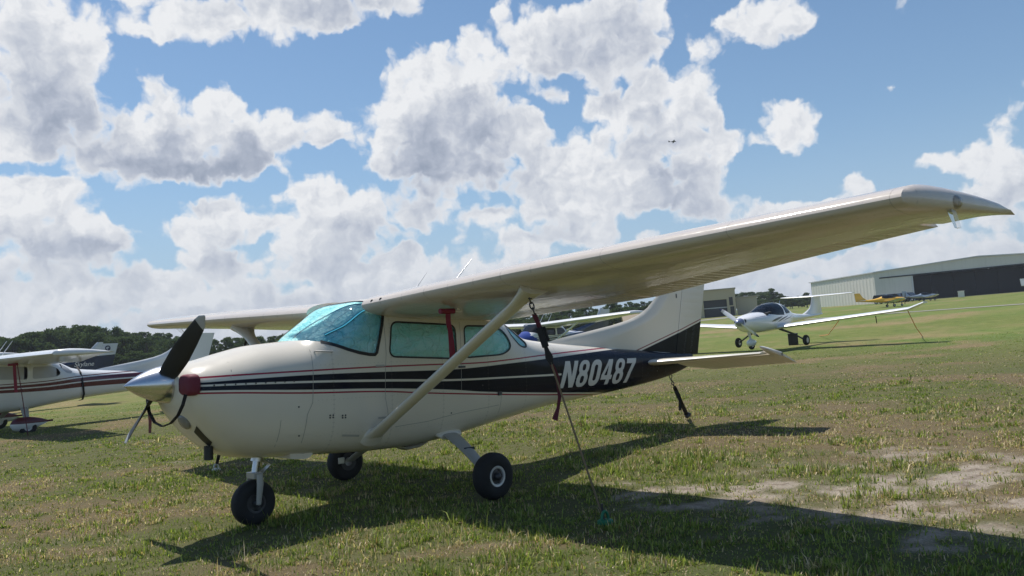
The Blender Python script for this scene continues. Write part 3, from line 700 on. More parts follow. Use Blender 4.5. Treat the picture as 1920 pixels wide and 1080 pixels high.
def lettering(name,text,origin,height,slant,width,parent,mat,yside_off=.0035,adv=.10,side=-1):
    cu=bpy.data.curves.new('txt','CURVE'); cu.dimensions='2D'; cu.fill_mode='BOTH'
    x=0
    for ch in text:
        w,sp=glyph(ch)
        for P in sp:
            s=cu.splines.new('POLY'); s.points.add(len(P)-1); s.use_cyclic_u=True
            for q,(a,b) in zip(s.points,P): q.co=(x+a,b,0,1)
        x+=w+adv
    tot=x-adv
    ob=bpy.data.objects.new('txt',cu); me=bpy.data.meshes.new_from_object(ob); bpy.data.objects.remove(ob); bpy.data.curves.remove(cu)
    bm=bmesh.new(); bm.from_mesh(me); bpy.data.meshes.remove(me)
    bmesh.ops.remove_doubles(bm,verts=bm.verts,dist=1e-5)
    for i in range(1,40):
        bmesh.ops.bisect_plane(bm,geom=bm.verts[:]+bm.edges[:]+bm.faces[:],plane_co=(tot*i/40,0,0),plane_no=(1,0,0))
    for i in range(1,10):
        bmesh.ops.bisect_plane(bm,geom=bm.verts[:]+bm.edges[:]+bm.faces[:],plane_co=(0,i/10,0),plane_no=(0,1,0))
    for v in bm.verts:
        px=origin[0]+v.co.x/tot*width+v.co.y*slant; pz=origin[1]+v.co.y*height
        v.co=Vector((px,side*(float(yside(px,pz))+yside_off),pz))
    return obj_bm(name,bm,mat,parent,None)
lettering('registration_number','N80487',(3.352,.997),.312,.135,1.585,main,M['letter'])

# door outline, hinges, small fittings on the side
def gap_line(pts,w): g_=MB(); skin_line(g_,pts,w); g_.build('panel_gap',M['gap'],MAIN['fuselage'])
gap_line([(.10,1.56),(.075,1.40),(.06,1.25),(.05,1.05),(.0,.95),(-.015,.80),(-.02,.70)],.005)
gap_line([(.825,1.46),(.81,1.30),(.80,1.05),(.825,.93),(.84,.80)],.0045)
gap_line([(.815,1.80),(.825,1.46)],.005)
gap_line([(2.30,.70),(2.31,1.02)],.005)
gap_line([(1.735,1.06),(1.745,1.38),(1.755,1.76)],.0045); gap_line([(.92,.765),(1.3,.785),(1.72,.84),(2.28,.88)],.0045)
gap_line([(-.62,1.50),(-.64,1.36),(-.66,1.30)],.006)
gap_line([(-.24,.92),(-.245,.75),(-.25,.64)],.0045)
for (x,z) in [(.22,.925),(.25,.925),(.22,.905),(.25,.905),(.345,.915),(.375,.915),(.345,.895),(.375,.895),(-.082,1.02),(-.06,.77),(2.66,.995),(1.60,.845),(2.03,1.10),(5.60,1.12)]:
    p=skin(x,z,.001); MB().revolve([(0,.008),(-.003,.008),(-.004,.001)],p,(0,1,0),10).build('fastener',M['steel'],MAIN['cowling'] if x<.06 else MAIN['fuselage'])
for i in range(9): p=skin(-.80+i*.085,1.243,.001); MB().revolve([(0,.007),(-.003,.007),(-.004,.001)],p,(0,1,0),8).build('fastener',M['steel'],MAIN['cowling'])
for (x0,z0,x1,z1) in [(.70,1.347,.80,1.345),(.72,.865,.86,.860),(.36,.735,.54,.715)]:
    hg=MB(); skin_line(hg,[(x0,z0),(x1,z1)],.018,.006); hg.build('door_hinge',M['hinge'],MAIN['fuselage'])
hd=MB(); a=[skin(.12,1.495,.0),skin(.12,1.50,.03),skin(.26,1.49,.03),skin(.26,1.485,.0)]; hd.tube(a,.006,8); hd.build('grab_handle',M['legpaint'],MAIN['cowling'],50)
for p_,d_ in((skin(2.28,1.0,.008),(.05,.015,.04)),(skin(1.745,1.30,.010),(.08,.018,.02))):
    lt=MB(); lt.box(p_,d_); lt.build('latch',M['steel'],MAIN['fuselage'])
ps=MB()
for pz in(.0,): ps.tube([skin(2.9,.76,-.02),skin(2.95,.70,.0)+Vector((0,.05,0))],.010,8)
ps.build('drain_mast',M['legpaint'],MAIN['fuselage'])
# air scoop and vents under the cowl
def lower(x,y):
    zb,zt,w,zw,nb,nt=[float(v) for v in fus(x)]
    return zw-(zw-zb)*(1-min(.999,abs(y/w))**nb)**(1/nb)
lv=MB(); P=[]
for i in range(9):
    u=i/8; P.append([(-.865+.14*u+.02*v,-.25+.02*u+.10*v,lower(-.865+.14*u+.02*v,-.25+.02*u+.10*v)-.004) for v in(0,.25,.5,.75,1)])
lv.rings(P,False,False,False); lv.build('air_inlet',M['black'],MAIN['cowling'],60)
ll=MB(); ll.revolve([(0,.068),(.006,.068),(.014,.055),(.020,.03),(.022,.002)],(-.915,-.13,.950),(-.86,-.22,-.46),28); ll.build('landing_light',simple('lamp_glass_grey',(.22,.21,.20),.25,coat=.5),MAIN['cowling'],60)
ex=MB(); ex.revolve([(0,.038),(-.115,.038),(-.117,.031),(-.02,.031)],(-.715,-.135,.735),(0,0,1),20); ex.build('exhaust_pipe',M['black'],main,50)
# rear edge of the cowl underneath and the belly scoop
bs=MB(); bs.rings([[(x,-.16+.10*math.cos(t),z+hh*math.sin(t)) for t in np.linspace(0,2*PI,14,endpoint=False)] for x,z,hh in((1.20,.535,.004),(1.28,.515,.02),(1.42,.525,.022),(1.52,.555,.004))]); bs.build('belly_fairing',M['cream'],main,50)
lip=MB(); lip.rings([[(x,y,z) for y,z in((-.30,z0),(.30,z0),(.30,z0+.05),(-.30,z0+.05))] for x,z0 in((-.05,.562),(.08,.545),(.13,.552),(.17,.575))]); lip.build('cowl_outlet',M['cream'],MAIN['cowling'])
# exhaust stain free underside, whip aerials, beacon
an=MB(); an.tube([(1.42,-.15,2.03),(1.66,-.15,2.31)],[.007,.003],8); an.build('antenna',M['alu'],main,50)
an=MB(); an.tube([(1.72,-.9,2.02),(1.50,-.9,2.10),(1.68,-.9,2.37)][1:],[.007,.003],8); 
an=MB(); an.tube([(1.36,-.86,2.05),(1.67,-.86,2.36)],[.008,.003],8); an.build('antenna',M['alu'],main,50)
bc=MB(); bc.sphere((6.52,0,2.64),(.05,.05,.06)); bc.build('beacon',M['redrib'],main,60)
fnk=MB(); fnk.box((6.30,-.050,2.18),(.02,.02,.06)); fnk.build('fin_fitting',M['steel'],main)
# wing root vents and inspection covers
for y in(.66,.80):
    le,z,ch,inc=wing_at(y); wv=MB(); wv.revolve([(0,.020),(-.004,.020),(-.005,.001)],(le+.012,-y,z+.012),(1,.3,.1),14); wv.build('air_vent',M['black'],main)
# pitot mast
pt=MB(); pt.tube([(1.06,-1.36,1.88),(1.05,-1.36,1.80)],.018,10,flat=.4); pt.tube([(1.08,-1.36,1.80),(.86,-1.36,1.795)],.011,10); pt.build('pitot_tube',M['cream'],main,50)
# navigation and strobe light on the near tip
def tip_light(sd):
    le,z,ch,inc=wing_at(5.34)
    c=Vector((le+.50,sd*5.435,z+.005))
    b=MB(); b.sphere(c,(.075,.045,.042),14,10); o=b.build('position_light',M['lens'],main,60)
    b=MB(); b.sphere(c+Vector((.01,0,0)),(.03,.025,.028),10,8); b.build('bulb',M['chrome'],o,60); b=MB(); b.sphere(c+Vector((-.035,0,.005)),(.015,.015,.02),8,6); b.build('bulb',M['chrome'],o,60)
    b=MB(); b.rings([[c+Vector((-.03+.10*u+dx*(1-.5*u),dy,-.03-.11*u)) for dx,dy in((-.04,-.022*sd),(.05,-.022*sd),(.05,.0),(-.04,.0))] for u in(0,1)]); b.build('light_guard',M['lens'],o)
for sd in(-1,1): tip_light(sd)
for sd in(-1,1):
    b=MB(); b.tube([(.86+.03*math.cos(t),sd*2.46,1.84+.03*math.sin(t)) for t in np.linspace(0,2*PI,13)],.006,6); b.build('tie_down_ring',M['steel'],main,50)
b=MB(); b.tube([(6.12+.03*math.cos(t),0,1.02+.03*math.sin(t)) for t in np.linspace(0,2*PI,13)],.006,6); b.build('tail_ring',M['steel'],main,50)

RM=Matrix.Rotation(PITCH,4,'Y')
def on_plane(o): o.matrix_world=RM; return o
W=lambda p: RM@Vector(p)
# ------------------------------------------------------------------ things hung on, stuck in or lying behind the glass
def shade(poly,sd,label,mat=None,d=.016):
    o=link_mesh('sun_shade',patch(dilate(poly,.02),sd,-d,XS,96),mat or M['foil2'],None,40); on_plane(o); tag(o,label,'sunshade','foil shades inside the cream airplane windows'); return o
o=link_mesh('sun_shade',patch(SHIELD,0,-.012,XS,96),M['foil'],None,40); on_plane(o); tag(o,'bright crinkled cyan foil sunshade filling the windshield of the cream airplane','sunshade','foil shades inside the cream airplane windows')
def upper(x,y):
    zb,zt,w,zw,nb,nt=[float(v) for v in fus(x)]
    return zw+(zt-zw)*(1-min(.999,abs(y/w))**nt)**(1/nt)
FOLD=simple('foil_fold',(.05,.30,.42),.95,spec=.1)
for (xa,ya,xb,yb,bow,wd) in ((.13,-.06,.66,-.40,.10,.012),(.26,-.40,.70,-.47,-.03,.035)):
    b=MB(); P=[]
    for u in np.linspace(0,1,16):
        x=xa+(xb-xa)*u; y=ya+(yb-ya)*u+bow*math.sin(u*PI); P.append((x,y,upper(x,y)-.009))
    b.ribbon(P,wd,(0,1,.3),.004); b.build('foil_fold',FOLD,o,50)
shade(WIN1,-1,'quilted cyan foil sunshade inside the big door window nearest the camera')
shade(WIN2,-1,'cyan foil sunshade behind the quarter window, partly crossed by the wing strut')
shade(WINR,-1,'narrow cyan foil sunshade in the sliver of rear window')
for poly,l in((WIN1,'far door window'),(WIN2,'far quarter window'),(WINR,'far rear corner')): shade(poly,1,'cyan foil sunshade inside the '+l+' of the cream airplane')
# engine plugs
for sd in(-1,1):
    b=MB(); R=[]
    for i in range(9):
        u=i/8; k=1-.25*abs(2*u-1)**4
        R.append([(-1.00+.10*u, sd*(.315+.02*u)+ .115*k*np.sign(math.cos(t))*abs(math.cos(t))**.5, 1.255+.088*k*np.sign(math.sin(t))*abs(math.sin(t))**.5) for t in np.linspace(0,2*PI,28,endpoint=False)])
    b.rings(R); o=b.build('engine_plug',M['maroon'],None,60); on_plane(o)
    tag(o,'maroon foam engine plug in the cowl opening '+('beside the upright propeller blade' if sd<0 else 'on the far side of the spinner'),'engine plug','maroon plugs in the cowl of the cream airplane')
b=MB(); b.ribbon([(-1.0,-.37,1.18),(-1.03,-.385,1.10),(-1.05,-.34,1.02),(-1.06,-.22,.955),(-1.07,-.07,.925),(-1.07,.10,.955),(-1.06,.25,1.04),(-1.04,.34,1.14),(-1.0,.34,1.19)],.028,(1,0,0),.006)
o=b.build('plug_strap',M['strapblack'],None,50); on_plane(o); tag(o,'black webbing strap looping below the spinner between the two engine plugs','strap')
# pitot cover with its streamer
o=empty('pitot_cover','maroon pitot tube cover with a long red streamer under the near wing','pitot cover'); on_plane(o)
b=MB(); b.tube([(.84,-1.36,1.796),(1.0,-1.36,1.80)],.024,10); b.build('cover',M['redrib'],o,50)
b=MB(); b.ribbon([(.93,-1.36,1.80),(.935,-1.355,1.70),(.95,-1.36,1.62),(.955,-1.365,1.50),(.965,-1.36,1.375)],[.052,.048,.046,.056,.060],(1,-.2,0),.004); b.build('streamer',M['redrib'],o)
# tie-downs
def tiedown(label,a,bq,kind):
    a=Vector(a); g=Vector(bq); d=g-a
    o=empty('tie_down_strap',label,'tie-down',(0,0,0))
    sdv=d.cross(Vector((.7,.7,0))).normalized()
    if kind=='near':
        c=MB()
        for i in range(3):
            p=a+d*(.012+.026*i); 
            c.tube([p+d.normalized()*(.03*math.sin(t))+((sdv if i%2 else d.normalized().cross(sdv))*.016*math.cos(t)) for t in np.linspace(0,2*PI,13)],.006,6)
        c.build('chain',M['steel'],o,50)
        c=MB(); c.ribbon([a+d*u+sdv*.004*math.sin(u*60) for u in np.linspace(.075,.16,6)],.035,(.8,-.6,0),.012); c.build('webbing',M['strapred'],o)
        c=MB(); c.box(a+d*.185,(.055,.05,.16),d.to_track_quat('Z','Y').to_matrix()); c.box(a+d*.172+Vector((.02,-.02,0)),(.03,.04,.12),d.to_track_quat('Z','Y').to_matrix()); c.build('ratchet',M['strapblack'],o,None,.006)
        c=MB(); c.ribbon([a+d*u for u in np.linspace(.20,.31,8)],[.03,.05,.03,.036,.05,.06,.04,.03],(.8,-.6,0),.014); c.build('webbing',M['strapblack'],o)
        q=a+d*.30; c=MB(); c.ribbon([q,q+Vector((.04,-.02,-.12)),q+Vector((.035,-.03,-.27)),q+Vector((.01,-.03,-.35)),q+Vector((-.04,-.03,-.44))],[.03,.032,.026,.024,.045],(.8,-.6,0),.008); c.build('loose_end',M['strapred'],o)
        c=MB(); c.tube([a+d*.30,a+d*.62,a+d*.97],.008,6); c.build('rope',M['rope'],o)
        c=MB(); c.tube([g+Vector((0,0,.10)),g+Vector((.01,0,-.10))],.010,8); 
        c.build('hook',M['steel'],o)
    elif kind=='tail':
        c=MB()
        for i in range(3):
            p=a+d*(.04+.07*i); c.tube([p+d.normalized()*(.035*math.sin(t))+((sdv if i%2 else d.normalized().cross(sdv))*.018*math.cos(t)) for t in np.linspace(0,2*PI,13)],.007,6)
        c.build('chain',M['steel'],o,50)
        c=MB(); c.ribbon([a+d*u for u in(.2,.4,.6,.8,.97)],[.05,.062,.05,.06,.05],(.9,-.4,0),.02); c.build('webbing',M['strapblack'],o)
        c=MB(); c.ribbon([a+d*.28,a+d*.30+Vector((0.03,-.03,-.12)),a+d*.34+Vector((0.0,-.03,-.26))],.04,(.9,-.4,0),.012); c.build('loose_end',M['strapblack'],o)
        c=MB(); c.box(g+Vector((0,0,.05)),(.12,.10,.06),Euler((.3,.2,.5)).to_matrix()); c.sphere(g+Vector((-.06,-.03,.03)),.035,10,6); c.build('hook',M['steel'],o,None,.01)
    else:
        c=MB(); c.ribbon([a+d*u for u in(.0,.3,.6,.97)],[.03,.03,.045,.04],(.8,-.6,0),.008); c.build('webbing',M['strapblack'],o)
    return o
tiedown('maroon and black ratchet strap with thin rope from the near wing strut to the ground',W((.85,-2.46,1.82)),(1.20,-2.80,.06),'near')
tiedown('short black strap holding the tail of the cream airplane to the grass',W((6.12,0,.99)),(7.0,.35,.04),'tail')
tiedown('black strap hanging from the far wing beyond the nose wheel',W((.93,2.47,1.81)),(1.10,3.78,.06),'far')
# ground anchors
def anchor(label,p,mat,r):
    p=Vector(p); b=MB(); b.revolve([(0,r),(.02,r),(.028,r*.8),(.03,.01)],p,(0,0,1),20)
    b.tube([p+Vector((r*.62*math.cos(t),0,.028+r*1.0*math.sin(t))) for t in np.linspace(0,PI,10)],.011,8)
    o=b.build('ground_anchor',mat,None,50); tag(o,label,'ground anchor','ground anchors around the cream airplane'); return o
anchor('green plastic ground anchor on the shaded grass below the near wing',(1.20,-2.82,.015),M['greenpl'],.062)
anchor('pale ground anchor beyond the nose wheel at the edge of the far wing shadow',(1.10,3.78,.02),M['letter'],.055)
# ------------------------------------------------------------------ daylight: sky, clouds, sun
SUN_DIR=Vector((.01,.46,1)).normalized()
SUN_EL=math.asin(SUN_DIR.z); SUN_ROT=math.atan2(SUN_DIR.x,SUN_DIR.y)
def make_world():
    wd=bpy.data.worlds.new('World'); SC.world=wd; wd.use_nodes=True; t=wd.node_tree; bg=t.nodes['Background']
    s=t.nodes.new('ShaderNodeTexSky'); s.sky_type='NISHITA'; s.sun_disc=False; s.sun_elevation=SUN_EL; s.sun_rotation=SUN_ROT
    s.air_density=1.0; s.dust_density=.6; s.ozone_density=2.2; s.altitude=0
    g=t.nodes.new('ShaderNodeNewGeometry')
    d=t.nodes.new('ShaderNodeTexCoord').outputs['Generated']
    sp=t.nodes.new('ShaderNodeSeparateXYZ'); L(t,d,sp.inputs[0])
    az=math_(t,'ARCTAN2',sp.outputs[0],sp.outputs[1]); el=math_(t,'ARCSINE',sp.outputs[2])
    def vm(op,a,b=None,c=None):
        n=t.nodes.new('ShaderNodeVectorMath'); n.operation=op
        for i,x in enumerate((a,b,c)):
            if x is None: continue
            if isinstance(x,(tuple,list)): n.inputs[i].default_value=x
            elif isinstance(x,(int,float)): n.inputs['Scale'].default_value=x
            else: L(t,x,n.inputs[i])
        return n.outputs['Value'] if op in('LENGTH','DOT_PRODUCT') else n.outputs[0]
    def n2(vec,scale,detail,rough,out=0):
        n=t.nodes.new('ShaderNodeTexNoise'); n.noise_dimensions='2D'
        for k,x in (('Scale',scale),('Detail',detail),('Roughness',rough)): n.inputs[k].default_value=x
        L(t,vec,n.inputs['Vector']); return n.outputs[out]
    cb=t.nodes.new('ShaderNodeCombineXYZ'); L(t,az,cb.inputs[0]); L(t,el,cb.inputs[1]); p=cb.outputs[0]
    # edges are torn by noise before the cloud masses are looked up
    w1=vm('SUBTRACT',n2(p,9,2,.55,1),(.5,.5,.5)); w2=vm('SUBTRACT',n2(p,36,3,.6,1),(.5,.5,.5))
    q=vm('ADD',vm('ADD',p,vm('MULTIPLY',w1,(.050,.040,0))),vm('MULTIPLY',w2,(.024,.022,0)))
    q2=vm('ADD',p,vm('ADD',vm('MULTIPLY',w1,(.085,.055,0)),vm('MULTIPLY',w2,(.034,.026,0))))
    # where the cloud masses (x) and their shaded bellies (y) stand: one curve along the azimuth for each step of elevation
    A0,A1,E0,DE,NR=-.2,1.75,-.03,.0175,37
    def field(a,e):
        acc=None
        for (ca,ce,ra,re) in WB:
            l=np.hypot((a-ca)/ra,(e-ce)/re)
            if acc is None: acc=l
            else:
                h=np.maximum(.25-np.abs(acc-l),0)/.25; acc=np.minimum(acc,l)-h*h*h*.25/6
        dk=np.zeros_like(a)
        for (ca,ce,ra,re,k) in DB:
            l=.45*np.hypot((a-ca+.016)/ra,(e-ce-.036)/re); u=np.clip((1-l)/.85,0,1); dk=np.maximum(dk,k*u*u*(3-2*u))
        return np.clip(np.where(e>.10,1.03,1.10)-acc,-1,1),dk
    cols=np.linspace(A0,A1,150)
    def lookup(vec):
        sq=t.nodes.new('ShaderNodeSeparateXYZ'); L(t,vec,sq.inputs[0])
        xn=math_(t,'MULTIPLY_ADD',sq.outputs[0],2/(A1-A0),-1-2*A0/(A1-A0))
        c3=t.nodes.new('ShaderNodeCombineXYZ'); L(t,xn,c3.inputs[0]); L(t,xn,c3.inputs[1])
        L(t,math_(t,'MULTIPLY_ADD',sq.outputs[1],2/DE/(NR+1),-1-2*(E0/DE-1)/(NR+1)),c3.inputs[2]); tot=None
        for k in range(NR):
            n=t.nodes.new('ShaderNodeVectorCurve'); m=n.mapping
            fb_,fd=field(cols,np.full_like(cols,E0+DE*k))
            for ci,ys in ((0,fb_),(1,fd)):
                c=m.curves[ci]
                keep=[0]+[i for i in range(1,149) if abs(ys[i]-ys[i-1])+abs(ys[i+1]-ys[i])>1e-6]+[149]
                while len(c.points)<len(keep): c.points.new(0,0)
                for pt,i in zip(c.points,keep): pt.location=(-1+2*i/149,float(ys[i])); pt.handle_type='VECTOR'
            c=m.curves[2]; hat=[(-1,0),(-1+2*k/(NR+1),0),(-1+2*(k+1)/(NR+1),1),(-1+2*(k+2)/(NR+1),0),(1,0)]
            if k==0: hat=hat[1:]
            if k==NR-1: hat=hat[:-1]
            while len(c.points)<len(hat): c.points.new(0,0)
            for pt,(hx,hy) in zip(c.points,hat): pt.location=(hx,hy); pt.handle_type='VECTOR'
            m.update()
            # each row waits for the one before it (keeps few values alive at once)
            L(t,c3.outputs[0] if tot is None else vm('MULTIPLY_ADD',tot,(0,0,0),c3.outputs[0]),n.inputs['Vector'])
            sz=t.nodes.new('ShaderNodeSeparateXYZ'); L(t,n.outputs[0],sz.inputs[0])
            vs=t.nodes.new('ShaderNodeVectorMath'); vs.operation='SCALE'; L(t,n.outputs[0],vs.inputs[0]); L(t,sz.outputs[2],vs.inputs['Scale'])
            tot=vs.outputs[0] if tot is None else vm('ADD',tot,vs.outputs[0])
        so_=t.nodes.new('ShaderNodeSeparateXYZ'); L(t,tot,so_.inputs[0]); return so_.outputs
    f_=lookup(q)
    f2_=lookup(vm('ADD',q2,(-.016,.036,0))); fup=f2_
    inside_=math_(t,'MULTIPLY',math_(t,'MULTIPLY',smooth(t,az,-.25,-.15),smooth(t,az,1.78,1.68)),smooth(t,el,.62,.56))
    wild=math_(t,'MULTIPLY',math_(t,'SUBTRACT',n2(p,3.1,3,.5),.74),4.5)
    base=math_(t,'ADD',math_(t,'MULTIPLY',f_[0],inside_),math_(t,'MULTIPLY',wild,math_(t,'SUBTRACT',1,inside_)))
    dk=f2_[1]          # (that table is kept shifted by the same step)
    # cauliflower billows: rounded cells at three sizes, sampled twice (second time a little towards the sun) for relief
    def billow(vec):
        o=None
        for sc,am in((13,.50),(30,.36),(70,.24)):
            v=t.nodes.new('ShaderNodeTexVoronoi'); v.voronoi_dimensions='2D'; v.feature='F1'; v.inputs['Scale'].default_value=sc
            L(t,vec,v.inputs['Vector'])
            x=math_(t,'MULTIPLY',math_(t,'SUBTRACT',.62,math_(t,'POWER',v.outputs['Distance'],1.5)),am)
            o=x if o is None else math_(t,'ADD',o,x)
        return o
    dw=vm('ADD',p,vm('ADD',vm('MULTIPLY',w2,(.016,.016,0)),vm('MULTIPLY',w1,(.02,.02,0))))
    off=(-.0060,.0060,0)
    b0=billow(dw)
    f0=n2(dw,30,7,.56); f1=n2(vm('ADD',dw,off),30,7,.56)
    fb=math_(t,'SUBTRACT',f0,.5)
    dens=math_(t,'ADD',base,math_(t,'ADD',math_(t,'MULTIPLY',math_(t,'SUBTRACT',b0,.40),1.25),math_(t,'MULTIPLY',fb,.95)))
    alpha=smooth(t,dens,-.12,.30)
    thick=smooth(t,dens,.15,1.25)
    rel=math_(t,'ADD',math_(t,'MULTIPLY',math_(t,'SUBTRACT',b0,.46),.85),math_(t,'MULTIPLY',math_(t,'SUBTRACT',f0,f1),2.6))
    tone=n2(p,6.5,4,.5)
    # more cloud towards the sun = a body in its own shade; rims and crowns stay bright
    own=math_(t,'MULTIPLY',math_(t,'MULTIPLY',smooth(t,fup[0],-.05,.75),inside_),math_(t,'MULTIPLY_ADD',smooth(t,tone,.34,.66),.38,.07))
    shade=math_(t,'ADD',math_(t,'MULTIPLY',dk,math_(t,'MULTIPLY_ADD',tone,.70,.16)),math_(t,'ADD',own,math_(t,'MULTIPLY',thick,.06)))
    shade=math_(t,'SUBTRACT',shade,math_(t,'MULTIPLY',rel,.40),clamp=True)
    shade=math_(t,'MULTIPLY',shade,smooth(t,dens,.0,.55),clamp=True)
    r=t.nodes.new('ShaderNodeValToRGB'); r.color_ramp.interpolation='LINEAR'
    E=r.color_ramp.elements
    E[0].position=0; E[0].color=(.83,.845,.87,1); E[1].position=1; E[1].color=(.31,.36,.46,1)
    x=E.new(.25); x.color=(.66,.69,.745,1); x=E.new(.6); x.color=(.46,.505,.60,1)
    L(t,shade,r.inputs[0])
    hz=smooth(t,el,.20,.0)
    ccol=mixc(t,math_(t,'MULTIPLY',hz,.5),r.outputs[0],(.53,.585,.67))
    # clear air, paler towards the ground
    sk=vm('MULTIPLY',s.outputs[0],SKYTINT)
    sky=mixc(t,math_(t,'MULTIPLY',math_(t,'ADD',math_(t,'MULTIPLY',smooth(t,el,.24,.0),.62),math_(t,'MULTIPLY',smooth(t,el,.55,.05),.22)),1.0),sk,tuple(c/CG for c in (.40,.53,.70)))
    cl=vm('MULTIPLY',ccol,(1/CG,1/CG,1/CG))
    al=math_(t,'MULTIPLY',alpha,smooth(t,el,-.02,.01))
    L(t,mixc(t,al,sky,cl),bg.inputs[0]); bg.inputs[1].default_value=SKY_STRENGTH
    wd.cycles.sampling_method='NONE'
    return wd
SKY_STRENGTH=.10
CG=SKY_STRENGTH
SKYTINT=(.88,1.03,1.09)
make_world()
su=bpy.data.lights.new('sun','SUN'); su.energy=4.6; su.angle=R_(.53); su.color=(1,.955,.89)
so=bpy.data.objects.new('sun',su); COL.objects.link(so); so.rotation_euler=(-SUN_DIR).to_track_quat('-Z','Y').to_euler()
SC.view_settings.view_transform='Standard'; SC.view_settings.look='None'; SC.view_settings.exposure=.03; SC.view_settings.gamma=1
# ------------------------------------------------------------------ terrain, ground sheet, grass
def terr(x,y=0):
    x=np.minimum(np.asarray(x,float),330)
    return np.where(x<16,0,np.where(x<40,.017*(x-16)**2/48,.017*(x-28)))
def T(x,y): return float(terr(x,y))
def view_ray(px,py): return (CF+CR*((px-960)/1545.77)+CU*((540-py)/1545.77))
def gnd(px,py):
    """the spot of ground seen at a place of the photograph"""
    d=view_ray(px,py); d/=math.hypot(d.x,d.y); t=2.
    while t<900:
        p=CP+d*t
        if p.z<T(p.x,p.y): return Vector((p.x,p.y,T(p.x,p.y)))
        t+=.05+t*.001
    return None
def far(px,dist):
    d=view_ray(px,540); d/=math.hypot(d.x,d.y); p=CP+d*dist; return Vector((p.x,p.y,T(p.x,p.y)))
def height_at(px,py,dist):
    d=view_ray(px,py); d/=math.hypot(d.x,d.y); p=CP+d*dist; return p.z-T(p.x,p.y)
rs=np.random.RandomState(5)
_G=rs.rand(256,256)
def vnoise(x,y):
    xi=np.floor(x).astype(int); yi=np.floor(y).astype(int); fx=x-xi; fy=y-yi
    fx=fx*fx*(3-2*fx); fy=fy*fy*(3-2*fy)
    a=_G[xi%256,yi%256]; b=_G[(xi+1)%256,yi%256]; c=_G[xi%256,(yi+1)%256]; d=_G[(xi+1)%256,(yi+1)%256]
    return (a*(1-fx)+b*fx)*(1-fy)+(c*(1-fx)+d*fx)*fy
def fbm(x,y,s,o=5):
    v=0; a=.5
    for i in range(o): v=v+a*vnoise(x*s+17.3*i,y*s-9.1*i); s*=2.03; a*=.5
    return v
LD=np.array([.717,-.697]); DD=np.array([.697,.717])
# bare sand, straw-dry and lush patches where the photograph has them: spot (x,y), half width, half depth, weight
def spots(L_):
    o=[]
    for (px,py,a,b,k) in L_:
        g=gnd(px,py); o.append((g.x,g.y,a,b,k))
    return o
SAND=spots([(1500,925,1.5,.50,1),(1750,905,1.4,.8,1),(1350,938,1.0,.30,1),(1235,925,.6,.26,1),(1885,890,1.2,.9,1),(1660,862,1.3,.6,.85),(1720,965,1.3,.45,1),(1180,905,.45,.18,.8),(1560,965,.9,.28,.9),(1850,1000,1.0,.4,.8),(1420,885,.8,.3,.55),
 (330,868,.35,.12,.6),(235,1045,.4,.10,.55),(360,1062,.7,.14,.55),(740,1042,.4,.07,.5),(650,882,.8,.15,.5),(380,1020,.5,.07,.5)])
DRY=spots([(1650,805,3.2,1.3,1),(1850,830,2.6,1.4,1),(1450,775,2.6,1.1,.8),(1000,800,2.2,.9,.65),(100,955,1.2,.5,.8),(300,965,1.0,.35,.9),(60,1045,1.0,.3,.8),(900,1035,.9,.22,1),(330,880,1.4,.5,.8),(750,812,2.4,1.1,.8),(430,930,.7,.3,.7),(620,1045,.6,.16,.8),(1500,850,1.5,.5,.6),(170,1000,.9,.25,.7),(1900,940,1.4,.6,.9),(1300,760,2.0,.9,.6),(500,905,1.0,.3,.6)])
LUSH=spots([(1300,868,1.3,.5,1),(1180,880,.8,.35,1),(1420,860,1.2,.35,.8),(560,1050,.6,.16,.8),(140,1055,.9,.2,.7),(850,1010,.9,.16,.9),(1010,1005,.8,.14,.8),(200,1010,.7,.2,.6),(1570,885,.5,.25,.8),(1640,1000,.9,.25,.6),(1700,935,.5,.2,.6),(380,1050,.5,.12,.6),(1150,800,1.5,.6,.7),(100,830,2.4,.8,.8),(1800,1010,.5,.2,.5)])
def mask(L_,x,y,wob=.45,sc=1.6):
    m=np.zeros_like(x); n=(fbm(x,y,sc,4)-.47)*2
    for (cx,cy,a,b,k) in L_:
        u=((x-cx)*LD[0]+(y-cy)*LD[1])/a; v=((x-cx)*DD[0]+(y-cy)*DD[1])/b
        m=np.maximum(m,k*np.clip(1.35-np.hypot(u,v)+n*wob*1.6,0,1))
    return m
def fields(x,y):
    """sand, dryness, lushness at ground points"""
    r=np.hypot(x-CP.x,y-CP.y)
    s=mask(SAND,x,y,.6,2.2)*np.clip(.45+2.0*(fbm(x+31,y,4.5,4)-.28),0,1.25)
    s=np.maximum(s,np.clip((fbm(x+5,y+70,1.1,5)-.63)*3,0,.45)*np.clip(1.6-r/16,0,1))
    d=np.maximum(mask(DRY,x,y,.6,1.3)*.85,np.clip((fbm(x+50,y+9,.55,5)-.44)*3.2,0,.9)*np.clip(1.25-r/60,.35,1))
    d=np.maximum(d,np.clip((fbm(x+150,y+19,.12,4)-.47)*3,0,.6)*np.clip(r/30-.3,0,1))
    g=np.maximum(mask(LUSH,x,y,.6,1.7),np.clip((fbm(x+90,y+45,.9,4)-.52)*4,0,1))
    d=d*(1-.7*g)
    return np.clip(s,0,1),np.clip(d,0,1),np.clip(g,0,1)
def bumps(x,y):
    r=np.hypot(x-CP.x,y-CP.y)
    return ((fbm(x,y,.9,4)-.47)*.05+(fbm(x+9,y,5,3)-.45)*.018)*np.clip(1.5-r/40,0,1)
